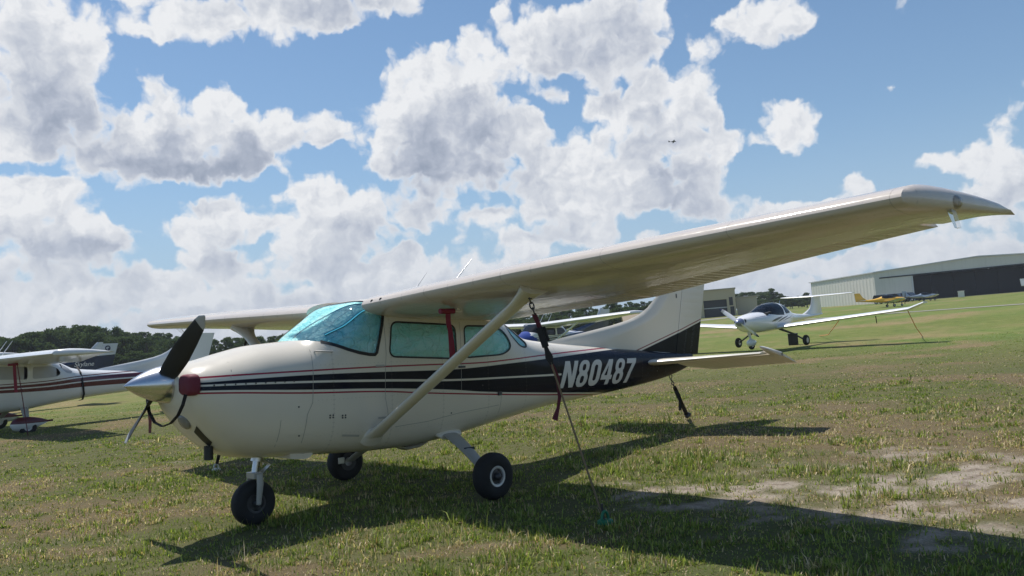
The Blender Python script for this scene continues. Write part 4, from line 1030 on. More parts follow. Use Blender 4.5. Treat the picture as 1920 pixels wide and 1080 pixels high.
def make_ground():
    na=620; rr=[0.6]
    while rr[-1]<1340: rr.append(rr[-1]*(1.013 if rr[-1]<30 else 1.05))
    rr=np.array(rr); nr=len(rr)
    # finer where the view points
    th=np.linspace(0,2*PI,na,endpoint=False); th=th-.62*np.sin(th)   # crowded round th=0
    A=np.add.outer(np.zeros(nr),th)+.77
    X=CP.x+rr[:,None]*np.sin(A); Y=CP.y+rr[:,None]*np.cos(A)
    x=np.r_[X.ravel(),CP.x]; y=np.r_[Y.ravel(),CP.y]
    z=terr(x,y)+bumps(x,y)
    v=np.stack([x,y,z],-1)
    i=np.arange(nr-1)[:,None]*na; j=np.arange(na)[None,:]; jn=(j+1)%na
    f=np.stack([i+j,i+jn,i+na+jn,i+na+j],-1).reshape(-1,4)
    me=bpy.data.meshes.new('ground')
    c=len(v)-1
    faces=f.tolist()+[[c,(k+1)%na,k] for k in range(na)]
    me.from_pydata(v.tolist(),[],faces); me.update()
    s,d,g=fields(x,y)
    tf=np.clip((np.hypot(x-CP.x,y-CP.y)-20)/18,0,1)
    for nm,val in (('sand',s),('dry',d),('lush',g),('turf',tf)):
        a=me.attributes.new(nm,'FLOAT','POINT'); a.data.foreach_set('value',val.astype(np.float32))
    o=link_mesh('ground',me,ground_mat(),None,180); tag(o,'grass airfield ground with bare sand patches','ground',kind='structure'); return o
def ground_mat():
    m,t,b=nt_new('airfield_ground'); co=objco(t)
    def at(n): a=t.nodes.new('ShaderNodeAttribute'); a.attribute_name=n; return a.outputs['Fac']
    s,d,g=at('sand'),at('dry'),at('lush'); tf=at('turf')
    n1=noise_(t,co,.35,6,.6); n2=noise_(t,co,6,6,.65); n3=noise_(t,co,48,5,.7); n4=noise_(t,co,.05,4,.55)
    # mown lines: slightly paler and darker passes running along the row
    mp=t.nodes.new('ShaderNodeMapping'); mp.inputs['Scale'].default_value=(.02,.30,1); mp.inputs['Rotation'].default_value=(0,0,R_(-40)); L(t,co,mp.inputs[0])
    n5=noise_(t,mp.outputs[0],1.2,4,.55)
    gr=mixc(t,n1,(.112,.140,.034),(.158,.178,.048))
    gr=mixc(t,math_(t,'MULTIPLY',g,.6),gr,(.082,.125,.026))
    gr=mixc(t,smooth(t,n4,.42,.62),gr,mixc(t,n1,(.090,.155,.030),(.125,.182,.040)))
    gr=mixc(t,math_(t,'MULTIPLY',smooth(t,n5,.40,.68),.55),gr,(.195,.190,.066))
    dr=mixc(t,n2,(.185,.130,.066),(.33,.245,.14))
    c=mixc(t,smooth(t,d,.12,.75),gr,dr)
    c=mixc(t,smooth(t,n3,.50,.74),c,mixc(t,d,(.045,.058,.018),(.10,.072,.036)))
    c=mixc(t,math_(t,'MULTIPLY',smooth(t,n2,.56,.74),.25),c,(.22,.185,.095))
    sd=mixc(t,n3,(.25,.205,.16),(.56,.48,.395)); sd=mixc(t,smooth(t,n2,.44,.68),sd,(.20,.16,.12))
    m1=noise_(t,co,1.5,7,.68); m2=noise_(t,co,.16,5,.6)
    c=mixc(t,math_(t,'MULTIPLY',math_(t,'MULTIPLY',smooth(t,m1,.50,.72),tf),.60),c,(.25,.205,.10))
    c=mixc(t,math_(t,'MULTIPLY',math_(t,'MULTIPLY',smooth(t,m1,.48,.30),tf),.65),c,(.055,.085,.018))
    c=mixc(t,math_(t,'MULTIPLY',math_(t,'MULTIPLY',smooth(t,m2,.52,.70),tf),.45),c,(.21,.19,.075))
    # soil shows between the blades close by; farther off the turf reads as one cover
    c=mixc(t,math_(t,'MULTIPLY',math_(t,'SUBTRACT',1,tf),.62),c,mixc(t,n3,(.040,.040,.018),(.165,.132,.075)))
    c=mixc(t,math_(t,'MULTIPLY',tf,1),c,mixc(t,1,c,(1.12,1.14,1.08),'MULTIPLY'))
    c=mixc(t,smooth(t,math_(t,'ADD',s,math_(t,'ADD',math_(t,'MULTIPLY',math_(t,'SUBTRACT',n2,.5),.9),math_(t,'MULTIPLY',math_(t,'SUBTRACT',n3,.5),.9))),.30,1.12),c,sd)
    L(t,c,b.inputs['Base Color']); b.inputs['Roughness'].default_value=.95; b.inputs['Specular IOR Level'].default_value=.15
    h=math_(t,'ADD',math_(t,'MULTIPLY',n2,.6),math_(t,'MULTIPLY',n3,.4)); bump(t,b,h,.9,.05)
    return m
def grass_mat():
    m=bpy.data.materials.new('grass_blade'); m.use_nodes=True; t=m.node_tree; t.nodes.clear()
    o=t.nodes.new('ShaderNodeOutputMaterial'); a=t.nodes.new('ShaderNodeAttribute'); a.attribute_name='tint'
    d=t.nodes.new('ShaderNodeBsdfDiffuse'); tr=t.nodes.new('ShaderNodeBsdfTranslucent'); g=t.nodes.new('ShaderNodeBsdfGlossy'); g.inputs['Roughness'].default_value=.5; g.inputs[0].default_value=(.5,.5,.45,1)
    L(t,a.outputs['Color'],d.inputs[0]); L(t,mixc(t,1,a.outputs['Color'],(1.0,1.05,.6),'MULTIPLY'),tr.inputs[0])
    m1=t.nodes.new('ShaderNodeMixShader'); m1.inputs[0].default_value=.46; L(t,d.outputs[0],m1.inputs[1]); L(t,tr.outputs[0],m1.inputs[2])
    m2=t.nodes.new('ShaderNodeMixShader'); m2.inputs[0].default_value=.04; L(t,m1.outputs[0],m2.inputs[1]); L(t,g.outputs[0],m2.inputs[2]); L(t,m2.outputs[0],o.inputs[0])
    return m
def make_grass(n=800000):
    r0,r1=3.0,38.
    u=rs.rand(n); r=(r0**.40+u*(r1**.40-r0**.40))**(1/.40)
    a=.77+(rs.rand(n)-.5)*2*.80
    x=CP.x+r*np.sin(a); y=CP.y+r*np.cos(a)
    # weeds and bunches: extra blades crowded on a few thousand spots
    nt_=int(n*.20); ts=2600; tu=rs.rand(ts); tr_=3.2+15*tu**1.3; ta=.77+(rs.rand(ts)-.5)*1.6; k_=rs.randint(0,ts,nt_); tuft=np.zeros(n,bool); tuft[:nt_]=True
    tsz=.03+.05*rs.rand(ts); x[:nt_]=CP.x+tr_[k_]*np.sin(ta[k_])+rs.normal(size=nt_)*tsz[k_]; y[:nt_]=CP.y+tr_[k_]*np.cos(ta[k_])+rs.normal(size=nt_)*tsz[k_]; r[:nt_]=tr_[k_]
    tgreen=np.zeros(n); tgreen[:nt_]=(rs.rand(ts)<.62)[k_]*2-1; thh=np.ones(n); thh[:nt_]=(1.15+1.1*rs.rand(ts))[k_]
    # clumping
    x=x+(fbm(x,y,7,2)-.37)*.25; y=y+(fbm(x+40,y,7,2)-.37)*.25
    s,d,g=fields(x,y)
    cl=fbm(x+3,y+8,2.3,4)
    keep=(tuft&(rs.rand(n)<.55))|(~tuft&(rs.rand(n)<np.clip(1-1.0*np.clip(s*1.0,0,1),.14,1)*np.clip(1.35-r/34,.15,1)*np.clip(.55+1.1*(cl-.35),.25,1)))
    x,y,r,s,d,g,cl,tgreen,thh=[q[keep] for q in (x,y,r,s,d,g,cl,tgreen,thh)]; n=len(x)
    hgt=(.015+.034*rs.rand(n)**1.8)*(.75+.9*g+.25*(1-s))*np.clip(.5+1.4*(cl-.2),.5,1.4)
    hgt=hgt*thh; d=np.where(tgreen>0,d*.15,np.where(tgreen<0,np.maximum(d,.85),d)); tall=rs.rand(n)<.03; hgt=np.where(tall,hgt*1.9,hgt)
    w=(.0030+.0028*rs.rand(n))*np.clip(r/7,1,4.2)*(1-.35*d)
    hgt=hgt*np.clip(1.25-r/30,.5,1)
    dead=rs.rand(n)<np.clip(.10+.85*d,0,.95)
    lean=np.where(rs.rand(n)<np.where(dead,.55,.2),.9+.55*rs.rand(n),.15+.7*rs.rand(n)**1.3)
    ph=rs.rand(n)*2*PI
    z=terr(x,y)+bumps(x,y)-.004
    dx,dy=np.cos(ph),np.sin(ph); px_,py_=-dy,dx
    B=np.stack([x,y,z],-1); Dv=np.stack([dx,dy,np.zeros(n)],-1); Pv=np.stack([px_,py_,np.zeros(n)],-1); Z=np.array([0,0,1.])
    l1=lean*.55; l2=lean*1.25
    M1=B+(Dv*np.sin(l1)[:,None]+Z*np.cos(l1)[:,None])*(hgt*.55)[:,None]
    M2=M1+(Dv*np.sin(l2)[:,None]+Z*np.clip(np.cos(l2),-.1,1)[:,None])*(hgt*.55)[:,None]
    V=np.stack([B-Pv*w[:,None],B+Pv*w[:,None],M1+Pv*(w*.8)[:,None],M1-Pv*(w*.8)[:,None],M2],1).reshape(-1,3)
    me=bpy.data.meshes.new('grass'); me.vertices.add(5*n); me.vertices.foreach_set('co',V.astype(np.float32).ravel())
    k=np.arange(n)[:,None]*5
    loops=np.concatenate([k+np.array([[0,1,2,3]]),k+np.array([[3,2,4]])],1).ravel()
    me.loops.add(7*n); me.loops.foreach_set('vertex_index',loops.astype(np.int32))
    st=np.empty((n,2),np.int32); st[:,0]=np.arange(n)*7; st[:,1]=np.arange(n)*7+4
    me.polygons.add(2*n); me.polygons.foreach_set('loop_start',st.ravel()); 
    me.update(calc_edges=True)
    gc=np.array([.120,.185,.036])+rs.rand(n,1)**1.5*np.array([.34,.34,.10]); gc=gc*(1-.15*g[:,None])+g[:,None]*.15*np.array([.085,.17,.025])
    dc=np.array([.40,.28,.145])+rs.rand(n,1)**1.4*np.array([.58,.54,.42]); dc*= (.6+.5*rs.rand(n,1))
    c=np.where(dead[:,None],dc,gc)
    mixy=(rs.rand(n)<.25)&~dead; c[mixy]=.5*c[mixy]+.5*np.array([.20,.18,.06])
    C4=np.concatenate([c,np.ones((n,1))],1)
    a_=me.attributes.new('tint','FLOAT_COLOR','POINT'); a_.data.foreach_set('color',np.repeat(C4,5,0).astype(np.float32).ravel())
    me.materials.append(grass_mat())
    o=bpy.data.objects.new('grass',me); COL.objects.link(o); tag(o,'short patchy green and straw coloured grass around the parked airplanes','grass',kind='stuff')
make_ground()
make_grass()
# ------------------------------------------------------------------ other aircraft on the grass
NAVY=(.010,.017,.055); MAR=(.10,.012,.025); WHITE=(.74,.74,.74)
M['white']=paint('white_paint',WHITE,(0,0,0),(0,0,0),kind='full')
M['band_maroon']=paint('maroon_striped_paint',WHITE,MAR,MAR,kind='band')
M['band_navy']=paint('navy_striped_paint',WHITE,NAVY,(.02,.06,.25),kind='band',dz=.05)
M['navyfin']=paint('navy_fin_paint',(.50,.52,.56),NAVY,NAVY,kind='finband')
M['navybody']=paint('navy_body_paint',(.60,.61,.63),NAVY,NAVY,kind='band',dz=-.05)
M['navypant']=simple('navy_cloth',(.012,.020,.075),.6)
M['bluecloth']=simple('blue_cover',(.012,.045,.26),.6,noise_amt=.2,bumpy=.2,bscale=12)
M['cabin_dark']=simple('cabin_interior',(.03,.03,.033),.8)
def cabin(root):
    b=MB(); b.box((1.35,0,1.0),(1.5,.9,.5)); b.build('cabin_interior',M['cabin_dark'],root)
    for y in(-.25,.25):
        b=MB(); b.rings([[(x,y+dy,z) for x,dy in((1.15+s,-.2),(1.30+s,-.2),(1.30+s,.2),(1.15+s,.2))] for z,s in((1.2,0),(1.45,.04),(1.62,.08))]); b.build('seat',M['cabin_dark'],root,None,.03)
PANTS,_t,_b=nt_new('two_tone_paint'); _s=_t.nodes.new('ShaderNodeSeparateXYZ'); L(_t,objco(_t),_s.inputs[0]); L(_t,mixc(_t,stepv(_t,_s.outputs[2],.30,.006),WHITE,MAR),_b.inputs['Base Color']); _b.inputs['Roughness'].default_value=.3
# white one with maroon bands, half out of the frame
p=empty('light_airplane','white high-wing airplane with maroon bands and faired wheels, cut off by the frame','airplane',(.529,18.261,T(.5,18)+.03),(.041,.032,.043))
x=make_highwing(p,dict(body=M['band_maroon'],wing=M['white'],fin=M['white'],plain=M['white'],glass=simple('grey_window_cover',(.42,.42,.43),.5),pants=PANTS,spinner=M['white']),False,{'pants':1,'prop':.3,'cantilever':1})
cabin(p)
LC=p.matrix_basis.copy()
for yy in(-1.0,-.6):
    b=MB(); b.tube([(.9,yy*1.2,2.04),(1.15,yy*1.2,2.42)],[.012,.006],6); b.build('antenna',M['alu'],p,50)
def paint_text(parent,text,size,loc,rot,mat,name='lettering'):
    cu=bpy.data.curves.new('t','FONT'); cu.body=text; cu.size=size; cu.shear=.3; cu.extrude=.002
    ob=bpy.data.objects.new('t',cu); COL.objects.link(ob); bpy.context.view_layer.update()
    me=bpy.data.meshes.new_from_object(ob.evaluated_get(bpy.context.evaluated_depsgraph_get())); bpy.data.objects.remove(ob); bpy.data.curves.remove(cu)
    o=link_mesh(name,me,mat,parent); o.location=loc; o.rotation_euler=rot; return o
def ribbon_thing(name,label,cat,pts,w,mat,mw=None,side=(1,-.3,0)):
    b=MB(); b.ribbon([mw@Vector(q) if mw else q for q in pts],w,side,.01); o=b.build(name,mat); return tag(o,label,cat)
o=empty('pitot_cover','red streamer hanging under the wing of the white and maroon airplane','pitot cover'); 
b=MB(); b.tube([LC@Vector((.78,-2.2,1.83)),LC@Vector((1.0,-2.2,1.84))],.03,8); b.build('cover',M['redrib'],o,50)
b=MB(); b.ribbon([LC@Vector(q) for q in((.92,-2.2,1.82),(.93,-2.2,1.6),(.95,-2.2,1.3),(.96,-2.2,1.15))],.07,(1,-.2,0),.01); b.build('streamer',M['redrib'],o)
ribbon_thing('fuselage_strap','dark strap wrapped round the rear cabin of the white and maroon airplane','strap',[(3.05,-.10,1.66),(3.05,-.38,1.50),(3.08,-.47,1.2),(3.12,-.45,.9),(3.15,-.25,.74),(3.15,0,.70)],.05,M['strapblack'],LC,(1,0,0))
o=ribbon_thing('tie_down_strap','thin rope from under the wing of the white and maroon airplane to the grass','tie-down',[(.9,-2.5,1.84),(1.0,-2.62,.9),(1.1,-2.7,.0)],.02,M['strapred'],LC)
b=MB(); g=gnd(281,812); b.tube([g+Vector((0,0,.55)),g+Vector((.02,.0,.25)),g],[.03,.035,.03],8); o=b.build('stake',simple('faded_red_paint',(.20,.05,.04),.7),None,50); tag(o,'short faded red stake in the grass behind the lower propeller blade','stake')
# grey finned one beyond it, navy tail with a script on it
p=empty('light_airplane','airplane with navy tail and grey fin, standing behind the white and maroon one','airplane',(1.65,30.3,T(1,30)+.12),(0,.02,.03))
make_highwing(p,dict(body=M['navybody'],wing=M['white'],fin=M['navyfin'],plain=M['white'],glass=M['glass_dark']),False,{})
cabin(p)
paint_text(p,'Skylane',.26,(5.35,-.07,1.62),(R_(90),0,R_(-1)),M['letter'])
b=MB(); b.revolve([(0,.11),(.01,.11),(.01,.07),(0,.07)],(6.72,-.062,2.33),(0,1,0),20); b.revolve([(0,.03),(.01,.03),(.01,.0)],(6.76,-.062,2.30),(0,1,0),10); b.build('fin_emblem',M['navypant'],p)
# blue and white one in the middle distance
p=empty('light_airplane','white high-wing airplane with blue engine cover and navy tail, seen over the tailcone','airplane',(23.183,20.1,T(23,20)-.04),(.002,.001,.09))
make_highwing(p,dict(body=M['band_navy'],wing=M['white'],fin=M['navyfin'],plain=M['white'],glass=M['glass_dark']),False,{})
cabin(p)
b=MB(); R=[]
for xx in np.linspace(-1.0,.30,12):
    zb,zt,w,zw,nb,nt=[float(v) for v in fus(min(xx,.06))]
    R.append([(xx-.02,(w+.04)*math.cos(q),zw+(zt-zw+.05)*math.sin(q) if math.sin(q)>0 else zw+(zw-zb)*.55*math.sin(q)) for q in np.linspace(0,2*PI,24,endpoint=False)])
b.rings(R); o=b.build('engine_cover',M['bluecloth'],None,50); o.matrix_world=p.matrix_basis.copy(); tag(o,'bright blue cloth cover over the cowl of the middle-distance airplane','engine cover')
for xx in(.9,1.5):
    b=MB(); b.tube([(xx,-.3,2.05),(xx+.35,-.3,2.45)],[.015,.008],6); b.build('antenna',M['alu'],p,50)

# ---- low-wing aircraft
def use_sections(S):
    global FUS
    FUS=np.array(S,float)
FUS_HIGH=FUS.copy()
def lw_wing(root,mat,x0,z0,y0,x1,z1,y1,c0,c1,tipup=.0,name='wing',n=10,t=.13):
    for sd in(-1,1):
        R=[]
        for i in range(13):
            u=i/12; y=y0+(y1-y0)*u; le=x0+(x1-x0)*u; ch=c0+(c1-c0)*u; z=z0+(z1-z0)*u
            if u>.9: k=(u-.9)/.1; ch*=1-.35*k*k; le+=.25*k*k*c1; z+=tipup*k*k
            R.append([(le+a*ch,sd*y,z+b*ch) for a,b in airfoil(n,t)])
        MB().rings(R).build(name,mat,root,40)
def small_wheel(root,c,r,w,name='wheel',mat=None):
    o=MB().revolve([(-w*.4,r*.5),(-w*.5,r*.6),(-w*.5,r*.82),(-w*.3,r*.97),(0,r),(w*.3,r*.97),(w*.5,r*.82),(w*.5,r*.6),(w*.4,r*.5)],c,(0,1,0),22,True).build(name,mat or M['rubber'],root,50)
    MB().revolve([(-w*.42,.01),(-w*.42,r*.5),(w*.42,r*.5),(w*.42,.01)],c,(0,1,0),16,True).build('rim',M['rim'],o,40)
    return o
DA=[(.30,.93,1.27,.20,1.12,2.2,2.2),(.36,.90,1.30,.27,1.11,2.2,2.2),(.5,.83,1.335,.36,1.10,2.3,2.3),(.8,.72,1.39,.46,1.09,2.4,2.4),(1.3,.65,1.44,.54,1.08,2.5,2.4),(1.55,.64,1.46,.57,1.08,2.6,2.4),
 (1.9,.635,1.60,.585,1.08,2.6,2.3),(2.4,.64,1.765,.595,1.08,2.6,2.3),(2.9,.655,1.81,.595,1.08,2.6,2.3),(3.4,.69,1.74,.565,1.08,2.5,2.3),(3.9,.75,1.56,.47,1.08,2.4,2.2),(4.4,.81,1.37,.34,1.08,2.3,2.2),(5.1,.88,1.25,.22,1.08,2.2,2.1),(6.1,.96,1.19,.15,1.08,2.1,2.0),(7.2,1.03,1.16,.09,1.09,2.0,2.0),(7.95,1.08,1.15,.03,1.11,2.0,2.0)]
def swoosh_paint():
    m,t,b=nt_new('white_swoosh_paint'); co=objco(t); sp=t.nodes.new('ShaderNodeSeparateXYZ'); L(t,co,sp.inputs[0]); x,z=sp.outputs[0],sp.outputs[2]
    col=mixc(t,noise_(t,co,2,4,.6),(.74,.74,.76),(.82,.82,.83))
    def sw(xa,xb,za,zb,th,colr,c):
        u=math_(t,'DIVIDE',math_(t,'SUBTRACT',x,xa),xb-xa,clamp=True)
        zl=math_(t,'ADD',math_(t,'MULTIPLY',math_(t,'POWER',u,.7),zb-za),za)
        w=math_(t,'MULTIPLY',math_(t,'MULTIPLY',u,math_(t,'SUBTRACT',1.02,u)),th*4)
        on=math_(t,'LESS_THAN',math_(t,'ABSOLUTE',math_(t,'SUBTRACT',z,zl)),w)
        on=math_(t,'MULTIPLY',on,math_(t,'MULTIPLY',math_(t,'GREATER_THAN',x,xa),math_(t,'LESS_THAN',x,xb)))
        return mixc(t,on,c,colr)
    col=sw(1.75,2.75,1.02,1.20,.045,(.015,.015,.03),col); col=sw(2.2,3.3,.96,1.22,.03,(.02,.02,.05),col); col=sw(2.7,3.9,1.0,1.20,.018,(.12,.13,.2),col)
    col=sw(.6,1.9,1.24,1.31,.012,(.25,.27,.36),col)
    L(t,col,b.inputs['Base Color']); b.inputs['Roughness'].default_value=.2; b.inputs['Coat Weight'].default_value=.5
    return m
def low_body(root,S,mat,canopy,rear,nr=48,dx=.06):
    use_sections(S)
    xs=[]; x=S[0][0]
    while x<S[-1][0]: xs.append(round(x,3)); x+=dx
    xs.append(S[-1][0])
    bm=loft_bm(xs,nr,True,True)
    cp=[Vector(q) for q in canopy]; hole(bm,cp,0)
    for r_ in rear:
        for sd in(-1,1): hole(bm,rounded(r_,.08),sd)
    obj_bm('fuselage',bm,mat,root)
    link_mesh('canopy',patch(cp,0,-.003,xs,nr),M['glass_dark'],root,40)
    for r_ in rear:
        for sd in(-1,1): link_mesh('rear_window',patch(rounded(r_,.08),sd,-.003,xs,nr),M['glass_dark'],root,40)
    return xs
M['swoosh']=swoosh_paint()
dk=empty('light_airplane','white low-wing airplane with high tailplane, bubble canopy and dark swooshes','airplane',(24.777,9.995,T(24.8,10)+.16),(.013,-.01,.04))
low_body(dk,DA,M['swoosh'],[(1.53,1.44),(1.62,1.38),(1.85,1.335),(2.4,1.28),(2.93,1.26),(2.98,1.5),(2.93,2.2),(1.45,2.2)],[[(3.07,1.30),(3.72,1.34),(3.45,1.62),(3.05,1.70)]])
MB().box((2.6,0,1.0),(1.9,.95,.35)).build('cabin_interior',M['cabin_dark'],dk)
for y in(-.27,.27):
    b=MB(); b.rings([[(xx+s,y+dy,z) for xx,dy in((2.55,-.2),(2.70,-.2),(2.70,.2),(2.55,.2))] for z,s in((1.1,0),(1.4,.08),(1.6,.14))]); b.build('seat',M['cabin_dark'],dk,None,.04)
b=MB(); b.rings([[(xx,y,z) for y,z in((-.5,1.15),(.5,1.15),(.5,zt),(-.5,zt))] for xx,zt in((1.55,1.40),(1.95,1.46),(2.0,1.40))]); b.build('instrument_panel',M['cabin_dark'],dk)
lw_wing(dk,M['white'],2.28,.76,.35,2.72,1.22,5.9,1.42,.88,.16)
lw_wing(dk,M['white'],7.10,1.93,.0,7.22,1.96,1.66,.78,.55,0,'tailplane',t=.10)
b=MB(); R=[]
for z,le,te in((1.12,5.6,7.92),(1.25,6.15,7.93),(1.4,6.62,7.92),(1.6,6.85,7.90),(1.92,7.02,7.86)): R.append([(le+a*(te-le),c_*(te-le)*.9,z) for a,c_ in airfoil(10,.09,0)])
b.rings(R); b.build('fin',M['swoosh'],dk,40)
for sd in(-1,1):
    b=MB(); b.tube([(2.62,sd*.45,.72),(2.72,sd*1.0,.48),(2.75,sd*1.42,.22)],[.05,.035,.03],8,flat=.5); b.build('main_gear_leg',M['steel'],dk,50)
    small_wheel(dk,(2.75,sd*1.48,.21),.21,.15,'main_wheel')
    b=MB(); b.revolve([(0,.095),(.02,.095),(.025,.07),(.0,.065)],(.335,sd*.19,1.16),(-1,0,0),20,True); b.build('air_intake',M['white'],dk,40)
    b=MB(); b.revolve([(0,.07),(.03,.068),(.031,.001)],(.335,sd*.19,1.16),(-1,0,0),20,True); b.build('intake_hole',M['black'],dk,40)
b=MB(); b.tube([(.85,0,.80),(.98,0,.52),(1.05,0,.30)],[.09,.075,.06],10,flat=.6); b.build('nose_gear_leg',M['white'],dk,50)
nw=small_wheel(dk,(1.05,0,.19),.19,.13,'nose_wheel')
b=MB(); R=[]
for i in range(13):
    u=i/12; hh=max(.02,.22*math.sin(PI*u**.75)**.6); R.append([(.74+.72*u,.13*hh/.22*math.cos(q),.27+hh*.72*math.sin(q)) for q in np.linspace(0,2*PI,14,endpoint=False)])
b.rings(R); b.build('wheel_fairing',M['white'],nw,50)
for sg in(1,-1):
    d=Vector((0,.80,.60))*sg; tg=Vector((1,0,0)).cross(d); R=[]
    for i in range(9):
        u=.08+.92*i/8; tw=R_(55-35*u); cv=Vector((1,0,0))*math.sin(tw)+tg*math.cos(tw); nn=cv.cross(d); ch=(.06,.075,.088,.09,.088,.082,.075,.062,.02)[i]
        R.append([Vector((.19,0,1.12))+d*u*.98+cv*(ch*math.cos(q))+nn*(.018*math.sin(q)) for q in np.linspace(0,2*PI,10,endpoint=False)])
    bl=MB().rings(R[:8]).build('propeller_blade',M['white'],dk,50); MB().rings(R[6:]).build('blade_tip',M['navypant'],bl,50)
b=MB(); b.revolve([(0,.005),(.05,.07),(.12,.12),(.22,.155),(.30,.165),(.31,.1)],(0,0,1.12),(1,0,0),24,True); b.build('spinner',simple('blue_grey_spinner',(.25,.28,.40),.3,.4),dk,50)
b=MB(); b.tube([(3.7,0,1.6),(3.82,0,1.86)],[.015,.008],6); b.build('antenna',M['alu'],dk)
b=MB(); b.tube([(2.9,-4.2,1.0),(2.95,-4.2,.72)],[.02,.015],6); b.build('wing_probe',M['black'],dk)
b=MB(); b.box((2.7,-3.9,1.06),(.5,.7,.012)); 
DM=dk.matrix_basis.copy()
def rope(label,a,bq,mat,thick=.015):
    b=MB(); a=Vector(a); bq=Vector(bq); sag=(a-bq).length*.02
    b.tube([a,a.lerp(bq,.5)+Vector((0,0,-sag)),bq],thick,6); o=b.build('tie_down_rope',mat); return tag(o,label,'rope','orange ropes tying down the white low-wing airplane')
rope('orange rope from the outer left wing of the bubble-canopy airplane down to the grass',DM@Vector((3.1,-5.3,1.12)),gnd(1729,630),M['orope'])
rope('short orange rope under the inner wing beside the black crate of the bubble-canopy airplane',DM@Vector((3.4,-2.6,.9)),gnd(1537,630),M['orope'],.015)
g=gnd(1488,647); b=MB(); b.box((g.x,g.y,g.z+.25),(.42,.42,.5),Matrix.Rotation(.5,3,'Z')); b.box((g.x,g.y,g.z+.51),(.46,.46,.03),Matrix.Rotation(.5,3,'Z')); o=b.build('crate',M['black'],None,None,.015); tag(o,'black crate on the grass beside the left wheel of the bubble-canopy airplane','crate')

LW=[(.25,.82,1.18,.18,1.0,2.2,2.2),(.4,.76,1.24,.32,1.0,2.3,2.3),(.9,.66,1.30,.46,1.0,2.5,2.4),(1.5,.62,1.36,.54,1.0,2.6,2.4),(1.9,.62,1.55,.56,1.0,2.6,2.3),(2.5,.63,1.72,.56,1.0,2.6,2.3),(3.1,.66,1.66,.53,1.0,2.5,2.2),(3.7,.72,1.42,.44,1.02,2.4,2.2),(4.6,.82,1.26,.29,1.04,2.3,2.1),(5.8,.95,1.18,.14,1.06,2.2,2.0),(6.8,1.04,1.14,.05,1.09,2.0,2.0)]
def lowwing(label,loc,yaw,body,wingm,finm,stabm,scale=1,pitch=0,roll=0,gear=True,group=None,z=None):
    r=empty('light_airplane',label,'airplane',loc,(roll,pitch,yaw),group); r.scale=(scale,)*3
    low_body(r,LW,body,[(1.45,1.35),(1.6,1.28),(2.2,1.22),(3.0,1.22),(3.45,1.36),(3.3,1.75),(3.0,2.2),(1.4,2.2)],[],32,.12)
    MB().box((2.3,0,.95),(1.7,.9,.35)).build('cabin_interior',M['cabin_dark'],r)
    lw_wing(r,wingm,1.65,.68,.4,1.85,1.05,4.6,1.5,1.05,.03,n=8)
    lw_wing(r,stabm,5.75,1.12,.03,6.05,1.14,1.6,1.0,.65,0,'tailplane',n=8,t=.09)
    R=[]
    for q,le,te in((1.05,4.9,6.95),(1.3,5.5,6.97),(1.6,5.9,7.0),(2.25,6.3,7.05)): R.append([(le+a*(te-le),c_*(te-le)*.8,q) for a,c_ in airfoil(8,.09)])
    MB().rings(R).build('fin',finm,r,40)
    if gear:
        for sd in(-1,1):
            b=MB(); b.tube([(2.2,sd*.9,.72),(2.2,sd*1.3,.25)],.05,8); b.build('main_gear_leg',M['steel'],r); small_wheel(r,(2.2,sd*1.35,.2),.2,.14,'main_wheel')
        b=MB(); b.tube([(.7,0,.75),(.65,0,.25)],.05,8); b.build('nose_gear_leg',M['steel'],r); small_wheel(r,(.65,0,.17),.17,.12,'nose_wheel')
    for sg in(1,-1):
        d=Vector((0,.3,.95))*sg; b=MB(); b.rings([[Vector((.16,0,1.0))+d*u+Vector((q*ch,p_*ch*1.0,0)) for q,p_ in((-.4,-1),(-.4,1),(.4,1),(.4,-1))] for u,ch in((.08,.06),(.5,.085),(.9,.04))]); b.build('propeller_blade',M['black'],r)
    b=MB(); b.revolve([(0,.005),(.08,.09),(.2,.14),(.26,.15)],(0,0,1.0),(1,0,0),16,True); b.build('spinner',M['alu'],r,50)
    return r
YEL=simple('yellow_paint',(.78,.43,.03),.35,coat=.4); SIL=simple('silver_blue_paint',(.30,.36,.44),.3,.3,coat=.4); BEI=simple('beige_paint',(.48,.46,.38),.4); DKB=simple('distant_silhouette_dark',(.02,.028,.05),.5)
def yaw_for(px,extra=0):   # nose to the right of the picture
    d=view_ray(px,540); a=math.atan2(d.x,d.y)+extra; return math.atan2(math.sin(a),-math.cos(a))
def place_tail(px,dist): return far(px,dist)
q=far(1697,120); lowwing('small yellow airplane with white wings parked in front of the hangar side wall',q,yaw_for(1660,-.35),YEL,M['white'],YEL,M['white'],.93)
q=far(1757,148); lowwing('silver grey low-wing airplane parked near the dark hangar door',q,yaw_for(1730,-.45),SIL,M['white'],SIL,SIL,.80)
q=far(2012,150); lowwing('white airplane tail poking into the frame in front of the hangar opening',q,yaw_for(1910,-.1),M['white'],M['white'],M['white'],M['white'],.95)
q=far(172,96); lowwing('small beige airplane tail far beyond the navy-tailed airplane',q,yaw_for(220,PI+.1)+PI,BEI,BEI,BEI,BEI,.92)
d=view_ray(1268,267).normalized(); q=CP+d*900; lowwing('tiny dark airplane flying among the clouds',q,yaw_for(1268,-.15),DKB,DKB,DKB,DKB,1.15,0,.1,False)  # its shaded silhouette is put into the dark base colour
FUS=FUS_HIGH

